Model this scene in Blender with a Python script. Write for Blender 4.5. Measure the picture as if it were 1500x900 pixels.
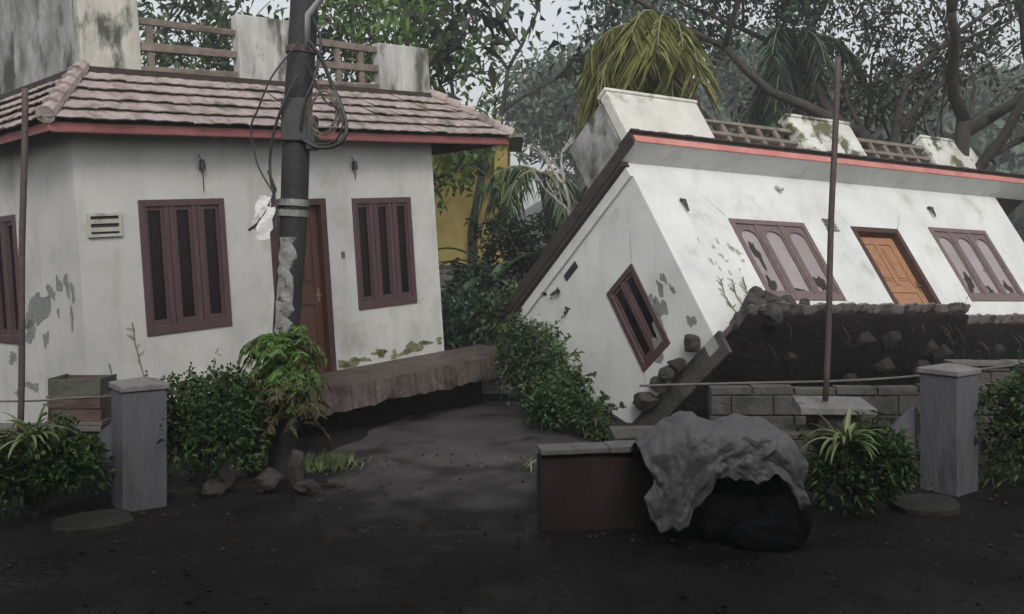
import bpy, math, random
import numpy as np
from mathutils import Vector, Matrix, noise as mnoise

for o in list(bpy.data.objects): bpy.data.objects.remove(o)
S = bpy.context.scene
COL = S.collection
R = math.radians

# ------------------------------------------------------------------ camera
cd = bpy.data.cameras.new('camera'); cam = bpy.data.objects.new('camera', cd); COL.objects.link(cam)
cam.location = (0, 0, 2.2); cam.rotation_euler = (R(90), 0, 0)
cd.sensor_width = 36; cd.lens = 36*1400/1500; cd.shift_y = -0.06
cd.clip_start = .1; cd.clip_end = 1500
S.camera = cam

# ------------------------------------------------------------------ sky, sun, exposure
SUN_EL, SUN_AZ = 40, 173          # azimuth the light comes from: behind the camera, slightly to its right
W = bpy.data.worlds.new('World'); S.world = W; W.use_nodes = True
nt = W.node_tree; bg = nt.nodes['Background']
sky = nt.nodes.new('ShaderNodeTexSky'); sky.sky_type = 'NISHITA'; sky.sun_disc = False
sky.sun_elevation = R(SUN_EL); sky.sun_rotation = R(SUN_AZ)
sky.air_density = 1.2; sky.dust_density = 3; sky.ozone_density = 1
hs = nt.nodes.new('ShaderNodeHueSaturation'); hs.inputs['Saturation'].default_value = .22
nt.links.new(sky.outputs[0], hs.inputs['Color']); nt.links.new(hs.outputs[0], bg.inputs[0])
bg.inputs[1].default_value = .15
sd = bpy.data.lights.new('sun', 'SUN'); sun = bpy.data.objects.new('sun', sd); COL.objects.link(sun)
sd.energy = 1.1; sd.angle = R(18); sd.color = (1, .97, .93)
az = R(SUN_AZ); el = R(SUN_EL)
sdir = Vector((math.sin(az)*math.cos(el), math.cos(az)*math.cos(el), math.sin(el)))
sun.rotation_euler = sdir.to_track_quat('Z', 'Y').to_euler(); sun.location = (0, -10, 30)
vs = S.view_settings; vs.view_transform = 'Standard'; vs.look = 'None'; vs.gamma = 1; vs.use_curve_mapping = False
vs.exposure = 0.36

# ------------------------------------------------------------------ materials
def nodes(name):
    m = bpy.data.materials.new(name); m.use_nodes = True
    return m, m.node_tree, m.node_tree.nodes['Principled BSDF']
def mat(name, c1, c2, scale=4, rough=.8, bump=.3, bscale=None, c3=None, s3=1.5, t3=.58, w3=.06, detail=8,
        stretch=(1, 1, 1), spec=.5, metal=0, bdist=.02, streak=0, gloss=0):
    m, t, b = nodes(name); N = t.nodes.new; L = t.links.new
    tc = N('ShaderNodeTexCoord'); mp = N('ShaderNodeMapping'); mp.inputs['Scale'].default_value = stretch
    L(tc.outputs['Object'], mp.inputs[0])
    n = N('ShaderNodeTexNoise'); n.inputs['Scale'].default_value = scale; n.inputs['Detail'].default_value = detail
    n.inputs['Roughness'].default_value = .65
    L(mp.outputs[0], n.inputs[0])
    cr = N('ShaderNodeValToRGB'); e = cr.color_ramp.elements
    e[0].position = .32; e[1].position = .68; e[0].color = (*c1, 1); e[1].color = (*c2, 1)
    L(n.outputs[0], cr.inputs[0]); out = cr.outputs[0]
    if c3:
        n3 = N('ShaderNodeTexNoise'); n3.inputs['Scale'].default_value = s3; n3.inputs['Detail'].default_value = 10
        n3.inputs['Roughness'].default_value = .6
        L(mp.outputs[0], n3.inputs[0])
        r3 = N('ShaderNodeValToRGB'); r3.color_ramp.elements[0].position = t3; r3.color_ramp.elements[1].position = t3+w3
        L(n3.outputs[0], r3.inputs[0])
        mx = N('ShaderNodeMixRGB'); L(r3.outputs[0], mx.inputs[0]); L(out, mx.inputs[1]); mx.inputs[2].default_value = (*c3, 1)
        out = mx.outputs[0]
    if streak:        # rain streaks and grime running down
        m2 = N('ShaderNodeMapping'); m2.inputs['Scale'].default_value = (3.2, 3.2, .5); L(tc.outputs['Object'], m2.inputs[0])
        n2 = N('ShaderNodeTexNoise'); n2.inputs['Scale'].default_value = 1.6; n2.inputs['Detail'].default_value = 9; L(m2.outputs[0], n2.inputs[0])
        r2 = N('ShaderNodeMapRange'); r2.inputs['From Min'].default_value = .52; r2.inputs['From Max'].default_value = .80
        r2.inputs['To Max'].default_value = streak; L(n2.outputs[0], r2.inputs[0])
        x2 = N('ShaderNodeMixRGB'); L(r2.outputs[0], x2.inputs[0]); L(out, x2.inputs[1]); x2.inputs[2].default_value = (.10, .10, .075, 1); out = x2.outputs[0]
    if gloss:         # wet patches
        n4 = N('ShaderNodeTexNoise'); n4.inputs['Scale'].default_value = 1.3; n4.inputs['Detail'].default_value = 7; L(tc.outputs['Object'], n4.inputs[0])
        r4 = N('ShaderNodeMapRange'); r4.inputs['From Min'].default_value = .45; r4.inputs['From Max'].default_value = .6
        r4.inputs['To Min'].default_value = rough; r4.inputs['To Max'].default_value = gloss; L(n4.outputs[0], r4.inputs[0])
    L(out, b.inputs['Base Color'])
    b.inputs['Roughness'].default_value = rough; b.inputs['Specular IOR Level'].default_value = spec
    b.inputs['Metallic'].default_value = metal
    if gloss: L(r4.outputs[0], b.inputs['Roughness'])
    if bump:
        nb = N('ShaderNodeTexNoise'); nb.inputs['Scale'].default_value = bscale or scale*4; nb.inputs['Detail'].default_value = 8
        L(mp.outputs[0], nb.inputs[0])
        bp = N('ShaderNodeBump'); bp.inputs['Strength'].default_value = bump; bp.inputs['Distance'].default_value = bdist
        L(nb.outputs[0], bp.inputs['Height']); L(bp.outputs[0], b.inputs['Normal'])
    return m
def leafmat(name, cols, rough=.5, trans=.25, spec=.4):
    m, t, b = nodes(name); N = t.nodes.new; L = t.links.new
    g = N('ShaderNodeNewGeometry'); cr = N('ShaderNodeValToRGB'); cr.color_ramp.interpolation = 'LINEAR'
    el_ = cr.color_ramp.elements
    el_[0].color = (*cols[0], 1); el_[1].color = (*cols[-1], 1)
    for i, c in enumerate(cols[1:-1]):
        e = el_.new((i+1)/(len(cols)-1)); e.color = (*c, 1)
    L(g.outputs['Random Per Island'], cr.inputs[0]); L(cr.outputs[0], b.inputs['Base Color'])
    b.inputs['Roughness'].default_value = rough; b.inputs['Specular IOR Level'].default_value = spec
    if trans:
        tr = N('ShaderNodeBsdfTranslucent'); L(cr.outputs[0], tr.inputs[0])
        mx = N('ShaderNodeMixShader'); mx.inputs[0].default_value = trans
        L(b.outputs[0], mx.inputs[1]); L(tr.outputs[0], mx.inputs[2]); L(mx.outputs[0], t.nodes['Material Output'].inputs[0])
    return m
M = {}
M['white'] = mat('whitewash', (.38, .38, .36), (.50, .495, .475), 1.3, .85, .3, 26, (.27, .265, .22), 1.5, .57, .2, bdist=.006, streak=.24)
M['white2'] = mat('whitewash_cracked', (.50, .51, .50), (.63, .64, .62), 1.2, .85, .35, 22, (.34, .35, .31), 1.6, .58, .2, bdist=.008, streak=.17)
M['plaster'] = mat('bare_plaster', (.14, .15, .14), (.23, .24, .22), 9, .9, .5, 40)
M['moss'] = mat('wall_moss', (.10, .11, .05), (.24, .24, .14), 14, .95, .8, 60)
M['old'] = mat('weathered_concrete', (.30, .29, .25), (.52, .50, .44), 2.4, .9, .6, 14, (.07, .075, .06), 2.6, .53, .09, stretch=(1, 1, .45))
M['old2'] = mat('streaked_concrete', (.24, .24, .22), (.50, .50, .48), 3.5, .9, .8, 14, (.085, .085, .065), 3.2, .50, .12, stretch=(1, 1, .35))
M['oldgrey'] = mat('stained_concrete', (.10, .105, .10), (.36, .36, .35), 3.0, .9, .7, 12, (.045, .05, .035), 2.2, .54, .1, stretch=(1, 1, .6))
M['rail'] = mat('mouldy_rail_concrete', (.10, .08, .065), (.22, .18, .15), 6, .9, .6, 30)
M['tile'] = mat('faded_clay_tile', (.24, .185, .175), (.40, .335, .32), 4.5, .9, .8, 30, (.12, .115, .085), 3.4, .53, .14)
M['red'] = mat('faded_red_paint', (.20, .055, .055), (.30, .11, .105), 3, .6, .3, 20, (.11, .045, .04), 3, .62, .1)
M['redbright'] = mat('salmon_red_paint', (.40, .13, .11), (.52, .24, .21), 3, .6, .3, 20, (.2, .06, .05), 3, .66, .1)
M['darkedge'] = mat('black_grimy_edge', (.02, .016, .014), (.05, .035, .03), 6, .9, .4)
M['frame'] = mat('maroon_brown_wood', (.05, .026, .028), (.085, .046, .048), 6, .5, .3, 40, stretch=(3, 3, .5))
M['frame2'] = mat('mauve_brown_wood', (.10, .068, .067), (.17, .12, .118), 6, .55, .3, 40, stretch=(3, 3, .5))
M['glassdark'] = mat('dark_window_glass', (.004, .003, .004), (.010, .006, .007), 2, .16, .02, 3, spec=.22)
M['glasspale'] = mat('frosted_mauve_glass', (.24, .20, .20), (.33, .285, .29), 1.6, .35, .1, 12, (.05, .025, .03), 2.6, .66, .04)
M['door'] = mat('varnished_door_wood', (.05, .021, .014), (.095, .04, .025), 5, .38, .3, 30, stretch=(4, 4, .4))
M['door2'] = mat('orange_door_wood', (.24, .115, .055), (.37, .19, .10), 5, .4, .3, 30, stretch=(4, 4, .4))
M['jamb'] = mat('dark_jamb_wood', (.035, .015, .012), (.06, .026, .02), 6, .5, .3)
M['brass'] = mat('dull_brass', (.35, .28, .16), (.5, .42, .27), 20, .35, 0, metal=1)
M['black'] = mat('black_metal', (.012, .012, .013), (.03, .03, .032), 12, .5, .2)
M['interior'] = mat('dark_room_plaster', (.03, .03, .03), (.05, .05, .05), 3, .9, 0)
M['plinth'] = mat('brown_laterite_step', (.04, .030, .027), (.10, .076, .066), 5, .6, .7, 24, (.03, .02, .018), 3.2, .54, .08)
M['soil'] = mat('black_wet_soil', (.005, .004, .0037), (.012, .009, .008), 5, .95, 1, 14, spec=.15, bdist=.06)
M['ground'] = mat('wet_mud_ground', (.005, .0042, .0042), (.012, .009, .0088), 2.3, .85, .9, 13, (.009, .008, .0075), 1.4, .55, .1, spec=.22, bdist=.05, gloss=.42)
M['road'] = mat('wet_worn_paving', (.046, .041, .042), (.078, .070, .072), 1.6, .42, .8, 40, (.012, .010, .010), 1.0, .52, .12, spec=.3, bdist=.008)
M['hill'] = mat('hill_undergrowth', (.03, .045, .02), (.06, .08, .04), .3, .95, 1, 2)
M['pillar'] = mat('slate_blue_paint', (.068, .069, .083), (.105, .106, .124), 3, .75, .5, 30, (.035, .036, .034), 4, .54, .16, stretch=(1, 1, .3), streak=.5)
M['cap'] = mat('grey_cement_cap', (.11, .108, .105), (.19, .185, .18), 5, .85, .5, 30, (.07, .07, .06), 4, .6, .1)
M['block'] = mat('mossy_cement_block', (.038, .035, .030), (.095, .086, .078), 5, .9, .9, 22, (.022, .027, .013), 2, .50, .12)
M['brownwall'] = mat('damp_brown_wall', (.018, .012, .011), (.038, .025, .022), 4, .8, .7, 16, (.055, .042, .04), 3.4, .63, .12, stretch=(1, 1, .4), spec=.25)
M['coping'] = mat('pale_coping', (.07, .066, .063), (.14, .13, .125), 6, .85, .6, 26)
M['tarp'] = mat('grey_plastic_sheet', (.055, .055, .057), (.095, .094, .096), 2.6, .6, .8, 20, (.035, .035, .037), 2.2, .58, .1, spec=.5)
M['sack'] = mat('black_wet_sacking', (.003, .003, .0035), (.009, .009, .010), 8, .9, .8, 40, spec=.08)
M['pole'] = mat('blackened_pole_concrete', (.009, .0085, .010), (.024, .023, .025), 4, .75, .5, 30)
M['peel'] = mat('peeling_pale_bark', (.10, .10, .095), (.30, .30, .29), 11, .8, .7, 30, (.03, .03, .03), 9, .55, .06)
M['rust'] = mat('rusty_steel', (.045, .035, .035), (.09, .06, .055), 8, .7, .4, 30)
M['alu'] = mat('grey_lamp_metal', (.35, .36, .36), (.48, .49, .49), 5, .4, .1, metal=.3)
M['paper'] = mat('weathered_white_sheet', (.45, .45, .44), (.66, .66, .65), 5, .8, .3, 30)
M['bark'] = mat('dark_wet_bark', (.022, .018, .015), (.055, .046, .04), 8, .9, .9, 20, stretch=(1, 1, .3))
M['palebark'] = mat('bleached_dead_wood', (.22, .205, .19), (.38, .36, .34), 10, .9, .6, 30)
M['yellow'] = mat('ochre_yellow_paint', (.30, .23, .06), (.45, .35, .11), 1.6, .85, .3, 20, (.22, .17, .06), 1.6, .58, .12)
M['stone'] = mat('rubble_stone', (.015, .0135, .012), (.055, .048, .043), 5, .9, .9, 18)
M['palestone'] = mat('pale_stone', (.16, .16, .15), (.30, .30, .28), 4, .9, .9, 14, (.05, .06, .035), 3, .56, .1)
M['crate'] = mat('old_crate_wood', (.06, .038, .034), (.12, .08, .07), 7, .85, .6, 30, stretch=(.6, .6, 4))
M['crategreen'] = mat('mossy_crate_board', (.045, .05, .035), (.09, .095, .07), 7, .85, .6, 30)
M['leaf'] = leafmat('tree_leaf', [(.025, .045, .02), (.05, .085, .03), (.08, .12, .05)])
M['leafbright'] = leafmat('bright_leaf', [(.05, .10, .025), (.10, .18, .045), (.17, .25, .08)], trans=.35)
M['leafdark'] = leafmat('dark_leaf', [(.014, .022, .014), (.03, .042, .022), (.05, .065, .035)])
M['leafteal'] = leafmat('deep_green_leaf', [(.022, .045, .025), (.045, .085, .048), (.08, .13, .07)])
M['leafshrub'] = leafmat('shrub_leaf', [(.012, .028, .009), (.032, .065, .018), (.08, .13, .04)], .55, .2, .25)
M['strap'] = leafmat('strap_leaf', [(.07, .10, .03), (.16, .20, .08), (.26, .30, .16)], .5, .25)
M['fern'] = leafmat('fern_leaf', [(.04, .10, .016), (.085, .18, .028), (.14, .26, .05)], .5, .35)
M['dryfern'] = leafmat('withered_fern', [(.05, .05, .02), (.10, .08, .035)], .8, .2)
M['palmyellow'] = leafmat('yellowing_palm_leaf', [(.12, .13, .03), (.22, .23, .06), (.30, .28, .10)], .5, .35)
M['mist'] = leafmat('haze_paled_leaf', [(.05, .075, .055), (.08, .11, .08), (.12, .15, .11)], .9, 0, .1)  # leaf colours paled to stand in for part of the distance haze
M['banana'] = leafmat('banana_leaf', [(.06, .12, .05), (.12, .20, .10), (.22, .28, .18)], .45, .35)
M['litter'] = leafmat('fallen_leaf', [(.016, .012, .008), (.04, .025, .015), (.03, .03, .014)], .8, 0, .1)

# ------------------------------------------------------------------ object helpers
def tag(o, label=None, cat=None, group=None, kind=None):
    if label: o['label'] = label
    if cat: o['category'] = cat
    if group: o['group'] = group
    if kind: o['kind'] = kind
    return o
def thing(name, loc, label, cat, group=None):
    o = bpy.data.objects.new(name, None); COL.objects.link(o); o.location = loc; o.empty_display_size = .2
    return tag(o, label, cat, group)
def link(me, name, m, parent, org):
    o = bpy.data.objects.new(name, me); COL.objects.link(o)
    if m: me.materials.append(m)
    if parent is not None: o.parent = parent
    else: o.location = org
    return o
class MB:
    def __init__(s): s.v = []; s.f = []
    def add(s, vs, fs):
        k = len(s.v); s.v += [tuple(p) for p in vs]; s.f += [tuple(i+k for i in f) for f in fs]
    def box(s, x0, x1, y0, y1, z0, z1, jit=0, rng=random):
        vs_ = [(x, y, z) for z in (z0, z1) for y in (y0, y1) for x in (x0, x1)]
        if jit: vs_ = [tuple(c+rng.uniform(-jit, jit) for c in p) for p in vs_]
        s.add(vs_, [(0, 2, 3, 1), (4, 5, 7, 6), (0, 1, 5, 4), (2, 6, 7, 3), (0, 4, 6, 2), (1, 3, 7, 5)])
    def tube(s, pts, rad, n=8, cap=True):
        pts = [Vector(p) for p in pts]
        if not hasattr(rad, '__len__'): rad = [rad]*len(pts)
        k = len(s.v); up = None
        for i, p in enumerate(pts):
            d = (pts[min(i+1, len(pts)-1)]-pts[max(i-1, 0)])
            d = d.normalized() if d.length > 1e-9 else Vector((0, 0, 1))
            if up is None: up = Vector((1, 0, 0)) if abs(d.x) < .9 else Vector((0, 1, 0))
            a = up.cross(d)
            if a.length < 1e-6: a = Vector((0, 1, 0)).cross(d)
            a.normalize(); c = d.cross(a); up = c.cross(a)*-1 if False else up
            for j in range(n):
                t = 2*math.pi*j/n
                s.v.append(tuple(p+(a*math.cos(t)+c*math.sin(t))*rad[i]))
        for i in range(len(pts)-1):
            for j in range(n):
                a0 = k+i*n+j; a1 = k+i*n+(j+1) % n
                s.f.append((a0, a1, a1+n, a0+n))
        if cap:
            s.f.append(tuple(k+j for j in range(n))[::-1]); s.f.append(tuple(k+(len(pts)-1)*n+j for j in range(n)))
    def build(s, name, m, parent=None, org=(0, 0, 0), xf=None, smooth=False, bevel=0):
        org = Vector(org)
        v = [tuple((Vector(xf(p)) if xf else Vector(p))-org) for p in s.v]
        me = bpy.data.meshes.new(name); me.from_pydata(v, [], s.f); me.update()
        if smooth: me.polygons.foreach_set('use_smooth', [True]*len(me.polygons))
        o = link(me, name, m, parent, org)
        if bevel:
            bm = o.modifiers.new('bevel', 'BEVEL'); bm.width = bevel; bm.segments = 2; bm.limit_method = 'ANGLE'
        return o
def npmesh(name, V, F, m, parent=None, org=(0, 0, 0)):
    V = np.asarray(V, float)-np.array(org); F = np.asarray(F, dtype=np.int32)
    me = bpy.data.meshes.new(name); n = F.shape[1]
    me.vertices.add(len(V)); me.vertices.foreach_set('co', V.ravel())
    me.loops.add(F.size); me.loops.foreach_set('vertex_index', F.ravel())
    me.polygons.add(len(F)); me.polygons.foreach_set('loop_start', np.arange(0, F.size, n, dtype=np.int32))
    me.polygons.foreach_set('loop_total', np.full(len(F), n, dtype=np.int32))
    me.update(calc_edges=True); me.validate()
    return link(me, name, m, parent, org)
def leaves(name, C, D, L, Wd, m, rng, parent=None, org=(0, 0, 0), fold=.25, droop=.3):
    """folded rhombic leaves: C centres, D growth directions"""
    C = np.asarray(C); n = len(C); D = np.asarray(D)/(np.linalg.norm(D, axis=1, keepdims=True)+1e-9)
    rd = rng.normal(size=(n, 3)); sd_ = np.cross(D, rd); sd_ /= np.linalg.norm(sd_, axis=1, keepdims=True)+1e-9
    nn = np.cross(sd_, D)
    l = (L*rng.uniform(.5, 1.5, n))[:, None]; w = (Wd*rng.uniform(.6, 1.3, n))[:, None]
    A = C; B = C+D*l*.45+sd_*w*.5+nn*w*fold; E_ = C+D*l*.45-sd_*w*.5+nn*w*fold; T = C+D*l-np.array([0, 0, 1])*l*droop
    V = np.stack([A, B, T, E_], 1).reshape(-1, 3)
    k = np.arange(n)*4
    F = np.concatenate([np.stack([k, k+1, k+2], 1), np.stack([k, k+2, k+3], 1)])
    return npmesh(name, V, F, m, parent, org)
def rnd_unit(rng, n):
    v = rng.normal(size=(n, 3)); return v/np.linalg.norm(v, axis=1, keepdims=True)

# ------------------------------------------------------------------ building frames: (s along the front, d into the house, h up)
def unit(v): v = Vector(v); return v.normalized()
class Frame:
    def __init__(f, O, r, b, u): f.O = Vector(O); f.r = unit(r); f.b = unit(b); f.u = unit(u)
    def __call__(f, p): return f.O+f.r*p[0]+f.b*p[1]+f.u*p[2]
    def front(f): return lambda p: f((p[0], p[1], p[2]))          # (along, inward, up)
    def side(f): return lambda p: f((p[1], p[0], p[2]))           # left side wall: along = d, inward = s
FL = Frame((-4.37, 9.9, .5), (.689, .722, .056), (-.736, .676, -.035), (-.0631, -.0171, .997))
FR = Frame((2.529, 12.0, 1.069), (.863, .504, -.032), (-.49, .55, -.70), (-.388, .303, .871))

def wall(holes, x0, x1, z0, z1, th, name, m, root, org, xf, w0=0):
    """wall with real openings; holes = (x0,x1,z0,z1)"""
    xs = sorted({x0, x1, *[h[0] for h in holes], *[h[1] for h in holes]})
    zs = sorted({z0, z1, *[h[2] for h in holes], *[h[3] for h in holes]})
    xs = [x for x in xs if x0 <= x <= x1]; zs = [z for z in zs if z0 <= z <= z1]
    def solid(i, j):
        if i < 0 or j < 0 or i >= len(xs)-1 or j >= len(zs)-1: return False
        cx = (xs[i]+xs[i+1])/2; cz = (zs[j]+zs[j+1])/2
        return not any(h[0] < cx < h[1] and h[2] < cz < h[3] for h in holes)
    mb = MB()
    for i in range(len(xs)-1):
        for j in range(len(zs)-1):
            if not solid(i, j): continue
            a, b_, c, d = xs[i], xs[i+1], zs[j], zs[j+1]; p, q = w0, w0+th
            mb.add([(a, p, c), (b_, p, c), (b_, p, d), (a, p, d)], [(0, 1, 2, 3)])
            mb.add([(a, q, c), (b_, q, c), (b_, q, d), (a, q, d)], [(3, 2, 1, 0)])
            if not solid(i-1, j): mb.add([(a, p, c), (a, q, c), (a, q, d), (a, p, d)], [(3, 2, 1, 0)])
            if not solid(i+1, j): mb.add([(b_, p, c), (b_, q, c), (b_, q, d), (b_, p, d)], [(0, 1, 2, 3)])
            if not solid(i, j-1): mb.add([(a, p, c), (b_, p, c), (b_, q, c), (a, q, c)], [(3, 2, 1, 0)])
            if not solid(i, j+1): mb.add([(a, p, d), (b_, p, d), (b_, q, d), (a, q, d)], [(0, 1, 2, 3)])
    return mb.build(name, m, root, org, xf)

def window(root, org, xf, x0, x1, z0, z1, fm, gm, arch=False, n=3, proud=.02, wide=.13):
    fr = MB(); e = .075; a, b_ = -proud, .07
    fr.box(x0, x0+e, a, b_, z0, z1); fr.box(x1-e, x1, a, b_, z0, z1)
    fr.box(x0+e, x1-e, a, b_, z1-e, z1); fr.box(x0+e, x1-e, a, b_, z0, z0+e*1.3)
    F_ = fr.build('window', fm, root, org, xf, bevel=.006)
    inner0, inner1 = x0+e, x1-e; pw = (inner1-inner0-(n-1)*wide)/n
    zb, zt = z0+e*1.3, z1-e
    for k in range(n-1):
        mb = MB(); xa = inner0+(k+1)*pw+k*wide
        mb.box(xa, xa+wide*.46, a+.008, .06, zb, zt); mb.box(xa+wide*.54, xa+wide, a+.008, .06, zb, zt)
        mb.box(xa+wide*.46, xa+wide*.54, a+.02, .05, zb, zt)
        mb.build('mullion', fm, F_, org, xf, bevel=.004)
    for k in range(n):
        xa = inner0+k*(pw+wide); xb = xa+pw
        sa = MB(); q = .028
        sa.box(xa, xa+q, .006, .05, zb, zt); sa.box(xb-q, xb, .006, .05, zb, zt); sa.box(xa+q, xb-q, .006, .05, zb, zb+q*2.2)
        if arch:
            rr = (pw-2*q)/2; cx = (xa+xb)/2; cz = zt-rr-.05; N = 12; base = len(sa.v)
            for w_ in (.004, .05):
                for i in range(N+1):
                    t = math.pi*i/N
                    sa.v.append((cx-rr*math.cos(t), w_, cz+rr*.8*math.sin(t))); sa.v.append((cx-rr*math.cos(t), w_, zt))
            o2 = 2*(N+1)
            for i in range(N):
                p = base+2*i
                sa.f.append((p, p+2, p+3, p+1)); sa.f.append((p+o2, p+o2+1, p+o2+3, p+o2+2)); sa.f.append((p, p+o2, p+o2+2, p+2))
        else: sa.box(xa+q, xb-q, .006, .05, zt-q*1.5, zt)
        sa.build('sash', fm, F_, org, xf)
        g = MB(); g.box(xa, xb, .032, .040, zb, zt); g.build('pane', gm, F_, org, xf)
    return F_

def door(root, org, xf, x0, x1, z0, z1, dm, jm, deep=.1, knob_side=1):
    j = MB(); e = .085
    j.box(x0, x0+e, .0-.012, .17, z0, z1); j.box(x1-e, x1, -.012, .17, z0, z1); j.box(x0+e, x1-e, -.012, .17, z1-e, z1)
    J = j.build('door_frame', jm, root, org, xf, bevel=.005)
    d = MB(); a, b_ = x0+e+.004, x1-e-.004; dz0, dz1 = z0+.012, z1-e-.004; w = b_-a
    d.box(a, b_, deep, deep+.04, dz0, dz1)
    st = .1*w/.7
    for xa, xb, za, zb in ((a, a+st, dz0, dz1), (b_-st, b_, dz0, dz1), (a+st, b_-st, dz0, dz0+.16), (a+st, b_-st, dz1-.12, dz1),
                           (a+st, b_-st, dz0+.42*(dz1-dz0), dz0+.42*(dz1-dz0)+.11), ((a+b_)/2-.04, (a+b_)/2+.04, dz0+.5*(dz1-dz0), dz1-.12)):
        d.box(xa, xb, deep-.018, deep+.001, za, zb)
    # raised fielded panels
    h = dz1-dz0
    for xa, xb, za, zb in ((a+st+.03, (a+b_)/2-.07, dz0+.55*h, dz1-.16), ((a+b_)/2+.07, b_-st-.03, dz0+.55*h, dz1-.16),
                           (a+st+.04, b_-st-.04, dz0+.20, dz0+.38*h)):
        d.box(xa, xb, deep-.012, deep, za, zb); d.box(xa+.025, xb-.025, deep-.026, deep-.011, za+.03, zb-.03)
        d.tube([(xa+(xb-xa)*t, deep-.028, (za+zb)/2+.04*math.sin(t*9)) for t in np.linspace(.2, .8, 8)], .008, 5)
    D_ = d.build('door', dm, root, org, xf, bevel=.004)
    k = MB(); kx = b_-.05 if knob_side > 0 else a+.05; kz = dz0+.47*h
    k.box(kx-.018, kx+.018, deep-.026, deep-.018, kz-.09, kz+.09); k.tube([(kx, deep-.02, kz), (kx, deep-.07, kz), (kx-.1*knob_side, deep-.075, kz)], .01, 6)
    k.build('handle', M['brass'], D_, org, xf)

def patch(root, org, xf, cx, cz, rx, rz, m, seed, name='peeled_patch', w=-.003, spikes=26, rough=.45, slant=0):
    rg = random.Random(seed); pts = []
    ph = [rg.uniform(0, 6.28) for _ in range(6)]; spikes = 44
    for i in range(spikes):
        t = 2*math.pi*i/spikes; k = 1+rough*sum(math.sin((q+2)*t+ph[q])/(q+1.6) for q in range(6))*.75+rg.uniform(-.06, .06)
        k = max(.15, k)
        x = rx*k*math.cos(t); z = rz*k*math.sin(t); pts.append((cx+x, w, cz+z+slant*x))
    mb = MB(); mb.add(pts+[(cx, w, cz)], [(i, (i+1) % spikes, spikes) for i in range(spikes)])
    return mb.build(name, m, root, org, xf)

# ------------------------------------------------------------------ ground, hill, road
def hgt(x, y):
    def ss(a, b, t): t = max(0, min(1, (t-a)/(b-a))); return t*t*(3-2*t)
    h = 0
    h += 12*ss(30, 95, y)*ss(-6, 22, x) + 6*ss(60, 200, y)
    h += .8*ss(15.5, 19, y)*(1-ss(2, 8, x)*.3)
    n = mnoise.noise(Vector((x*.25, y*.25, 0)))*.5+mnoise.noise(Vector((x*1.1, y*1.1, 3)))*.12
    k = .06 if y < 14 else .3
    h += n*k*2 if y > 14 else n*k
    if 11.5 < y < 16.5 and 1 < x < 10:      # the hollow the collapsed house has sunk into
        h -= .7*ss(11.6, 13, y)*(1-ss(15.4, 16.5, y))*ss(1, 2.5, x)*(1-ss(9, 10, x))
    return h
def grid(name, xs, ys, m, zoff=0):
    V = [(x, y, hgt(x, y)+zoff) for y in ys for x in xs]; nx = len(xs)
    F = [(j*nx+i, j*nx+i+1, (j+1)*nx+i+1, (j+1)*nx+i) for j in range(len(ys)-1) for i in range(nx-1)]
    o = npmesh(name, V, F, m); o.data.polygons.foreach_set('use_smooth', [True]*len(F)); return o
xs = list(np.concatenate([[-150, -110, -70, -40, -25], np.arange(-16, 16.01, .25), [20, 25, 30, 40, 60, 90, 120, 150]]))
ys = list(np.concatenate([[-40, -20, -10, -4], np.arange(0, 24.01, .25), np.arange(26, 110, 4), [120, 150, 180, 200]]))
tag(grid('ground', xs, ys, M['ground']), kind='structure')
# worn grey paving between the two houses (follows the ground 6 mm above it)
V = []; F = []; MUD = []
NL, NW = 150, 90; rl = np.linspace(0, 1, NL); rw = np.linspace(0, 1, NW)
for t in rl:
    y = 6.0+t*7.5
    xl = -2.1+1.1*max(0, (y-9.6)/3.9); xr = .22+.65*max(0, min(1, (y-7.6)/3))
    for w_ in rw:
        x = xl+(xr-xl)*w_ + (.06*math.sin(t*23)+.04*math.sin(t*51)) * (1 if w_ in (0, 1) else 0)
        y_ = y+(.10*math.sin(x*3)+.07*math.sin(x*9.1))*(1-t)
        ed = min(1, t/.5, w_/.3 if y < 9.6 else 1, (1-w_)/.15 if y < 9.6 else 1)
        MUD.append(1-ed); V.append((x, y_, hgt(x, y_)+.008-.03*(1-ed)**3+.012*(1-ed)*mnoise.noise(Vector((x*2.2, y_*2.2, 1)))))
F = [(j*NW+i, j*NW+i+1, (j+1)*NW+i+1, (j+1)*NW+i) for j in range(NL-1) for i in range(NW-1)]
yard = npmesh('paved_yard', V, F, M['road']); tag(yard, kind='structure')
at_ = yard.data.attributes.new('mud', 'FLOAT', 'POINT'); at_.data.foreach_set('value', MUD)     # mud washed over the paving's near edge
t = M['road'].node_tree; b_ = t.nodes['Principled BSDF']; src = b_.inputs['Base Color'].links[0].from_socket
an = t.nodes.new('ShaderNodeAttribute'); an.attribute_name = 'mud'; tn = t.nodes.new('ShaderNodeTexNoise'); tn.inputs['Scale'].default_value = 2.4; tn.inputs['Detail'].default_value = 12
tc_ = t.nodes.new('ShaderNodeTexCoord'); t.links.new(tc_.outputs['Object'], tn.inputs[0])
ad = t.nodes.new('ShaderNodeMath'); ad.operation = 'MULTIPLY_ADD'; ad.inputs[1].default_value = .9; t.links.new(tn.outputs[0], ad.inputs[0]); t.links.new(an.outputs['Fac'], ad.inputs[2])
rp = t.nodes.new('ShaderNodeValToRGB'); rp.color_ramp.elements[0].position = .45; rp.color_ramp.elements[1].position = .98; t.links.new(ad.outputs[0], rp.inputs[0])
mx = t.nodes.new('ShaderNodeMixRGB'); t.links.new(rp.outputs[0], mx.inputs[0]); t.links.new(src, mx.inputs[1]); mx.inputs[2].default_value = (.0068, .0056, .0055, 1)
t.links.new(mx.outputs[0], b_.inputs['Base Color'])
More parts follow.
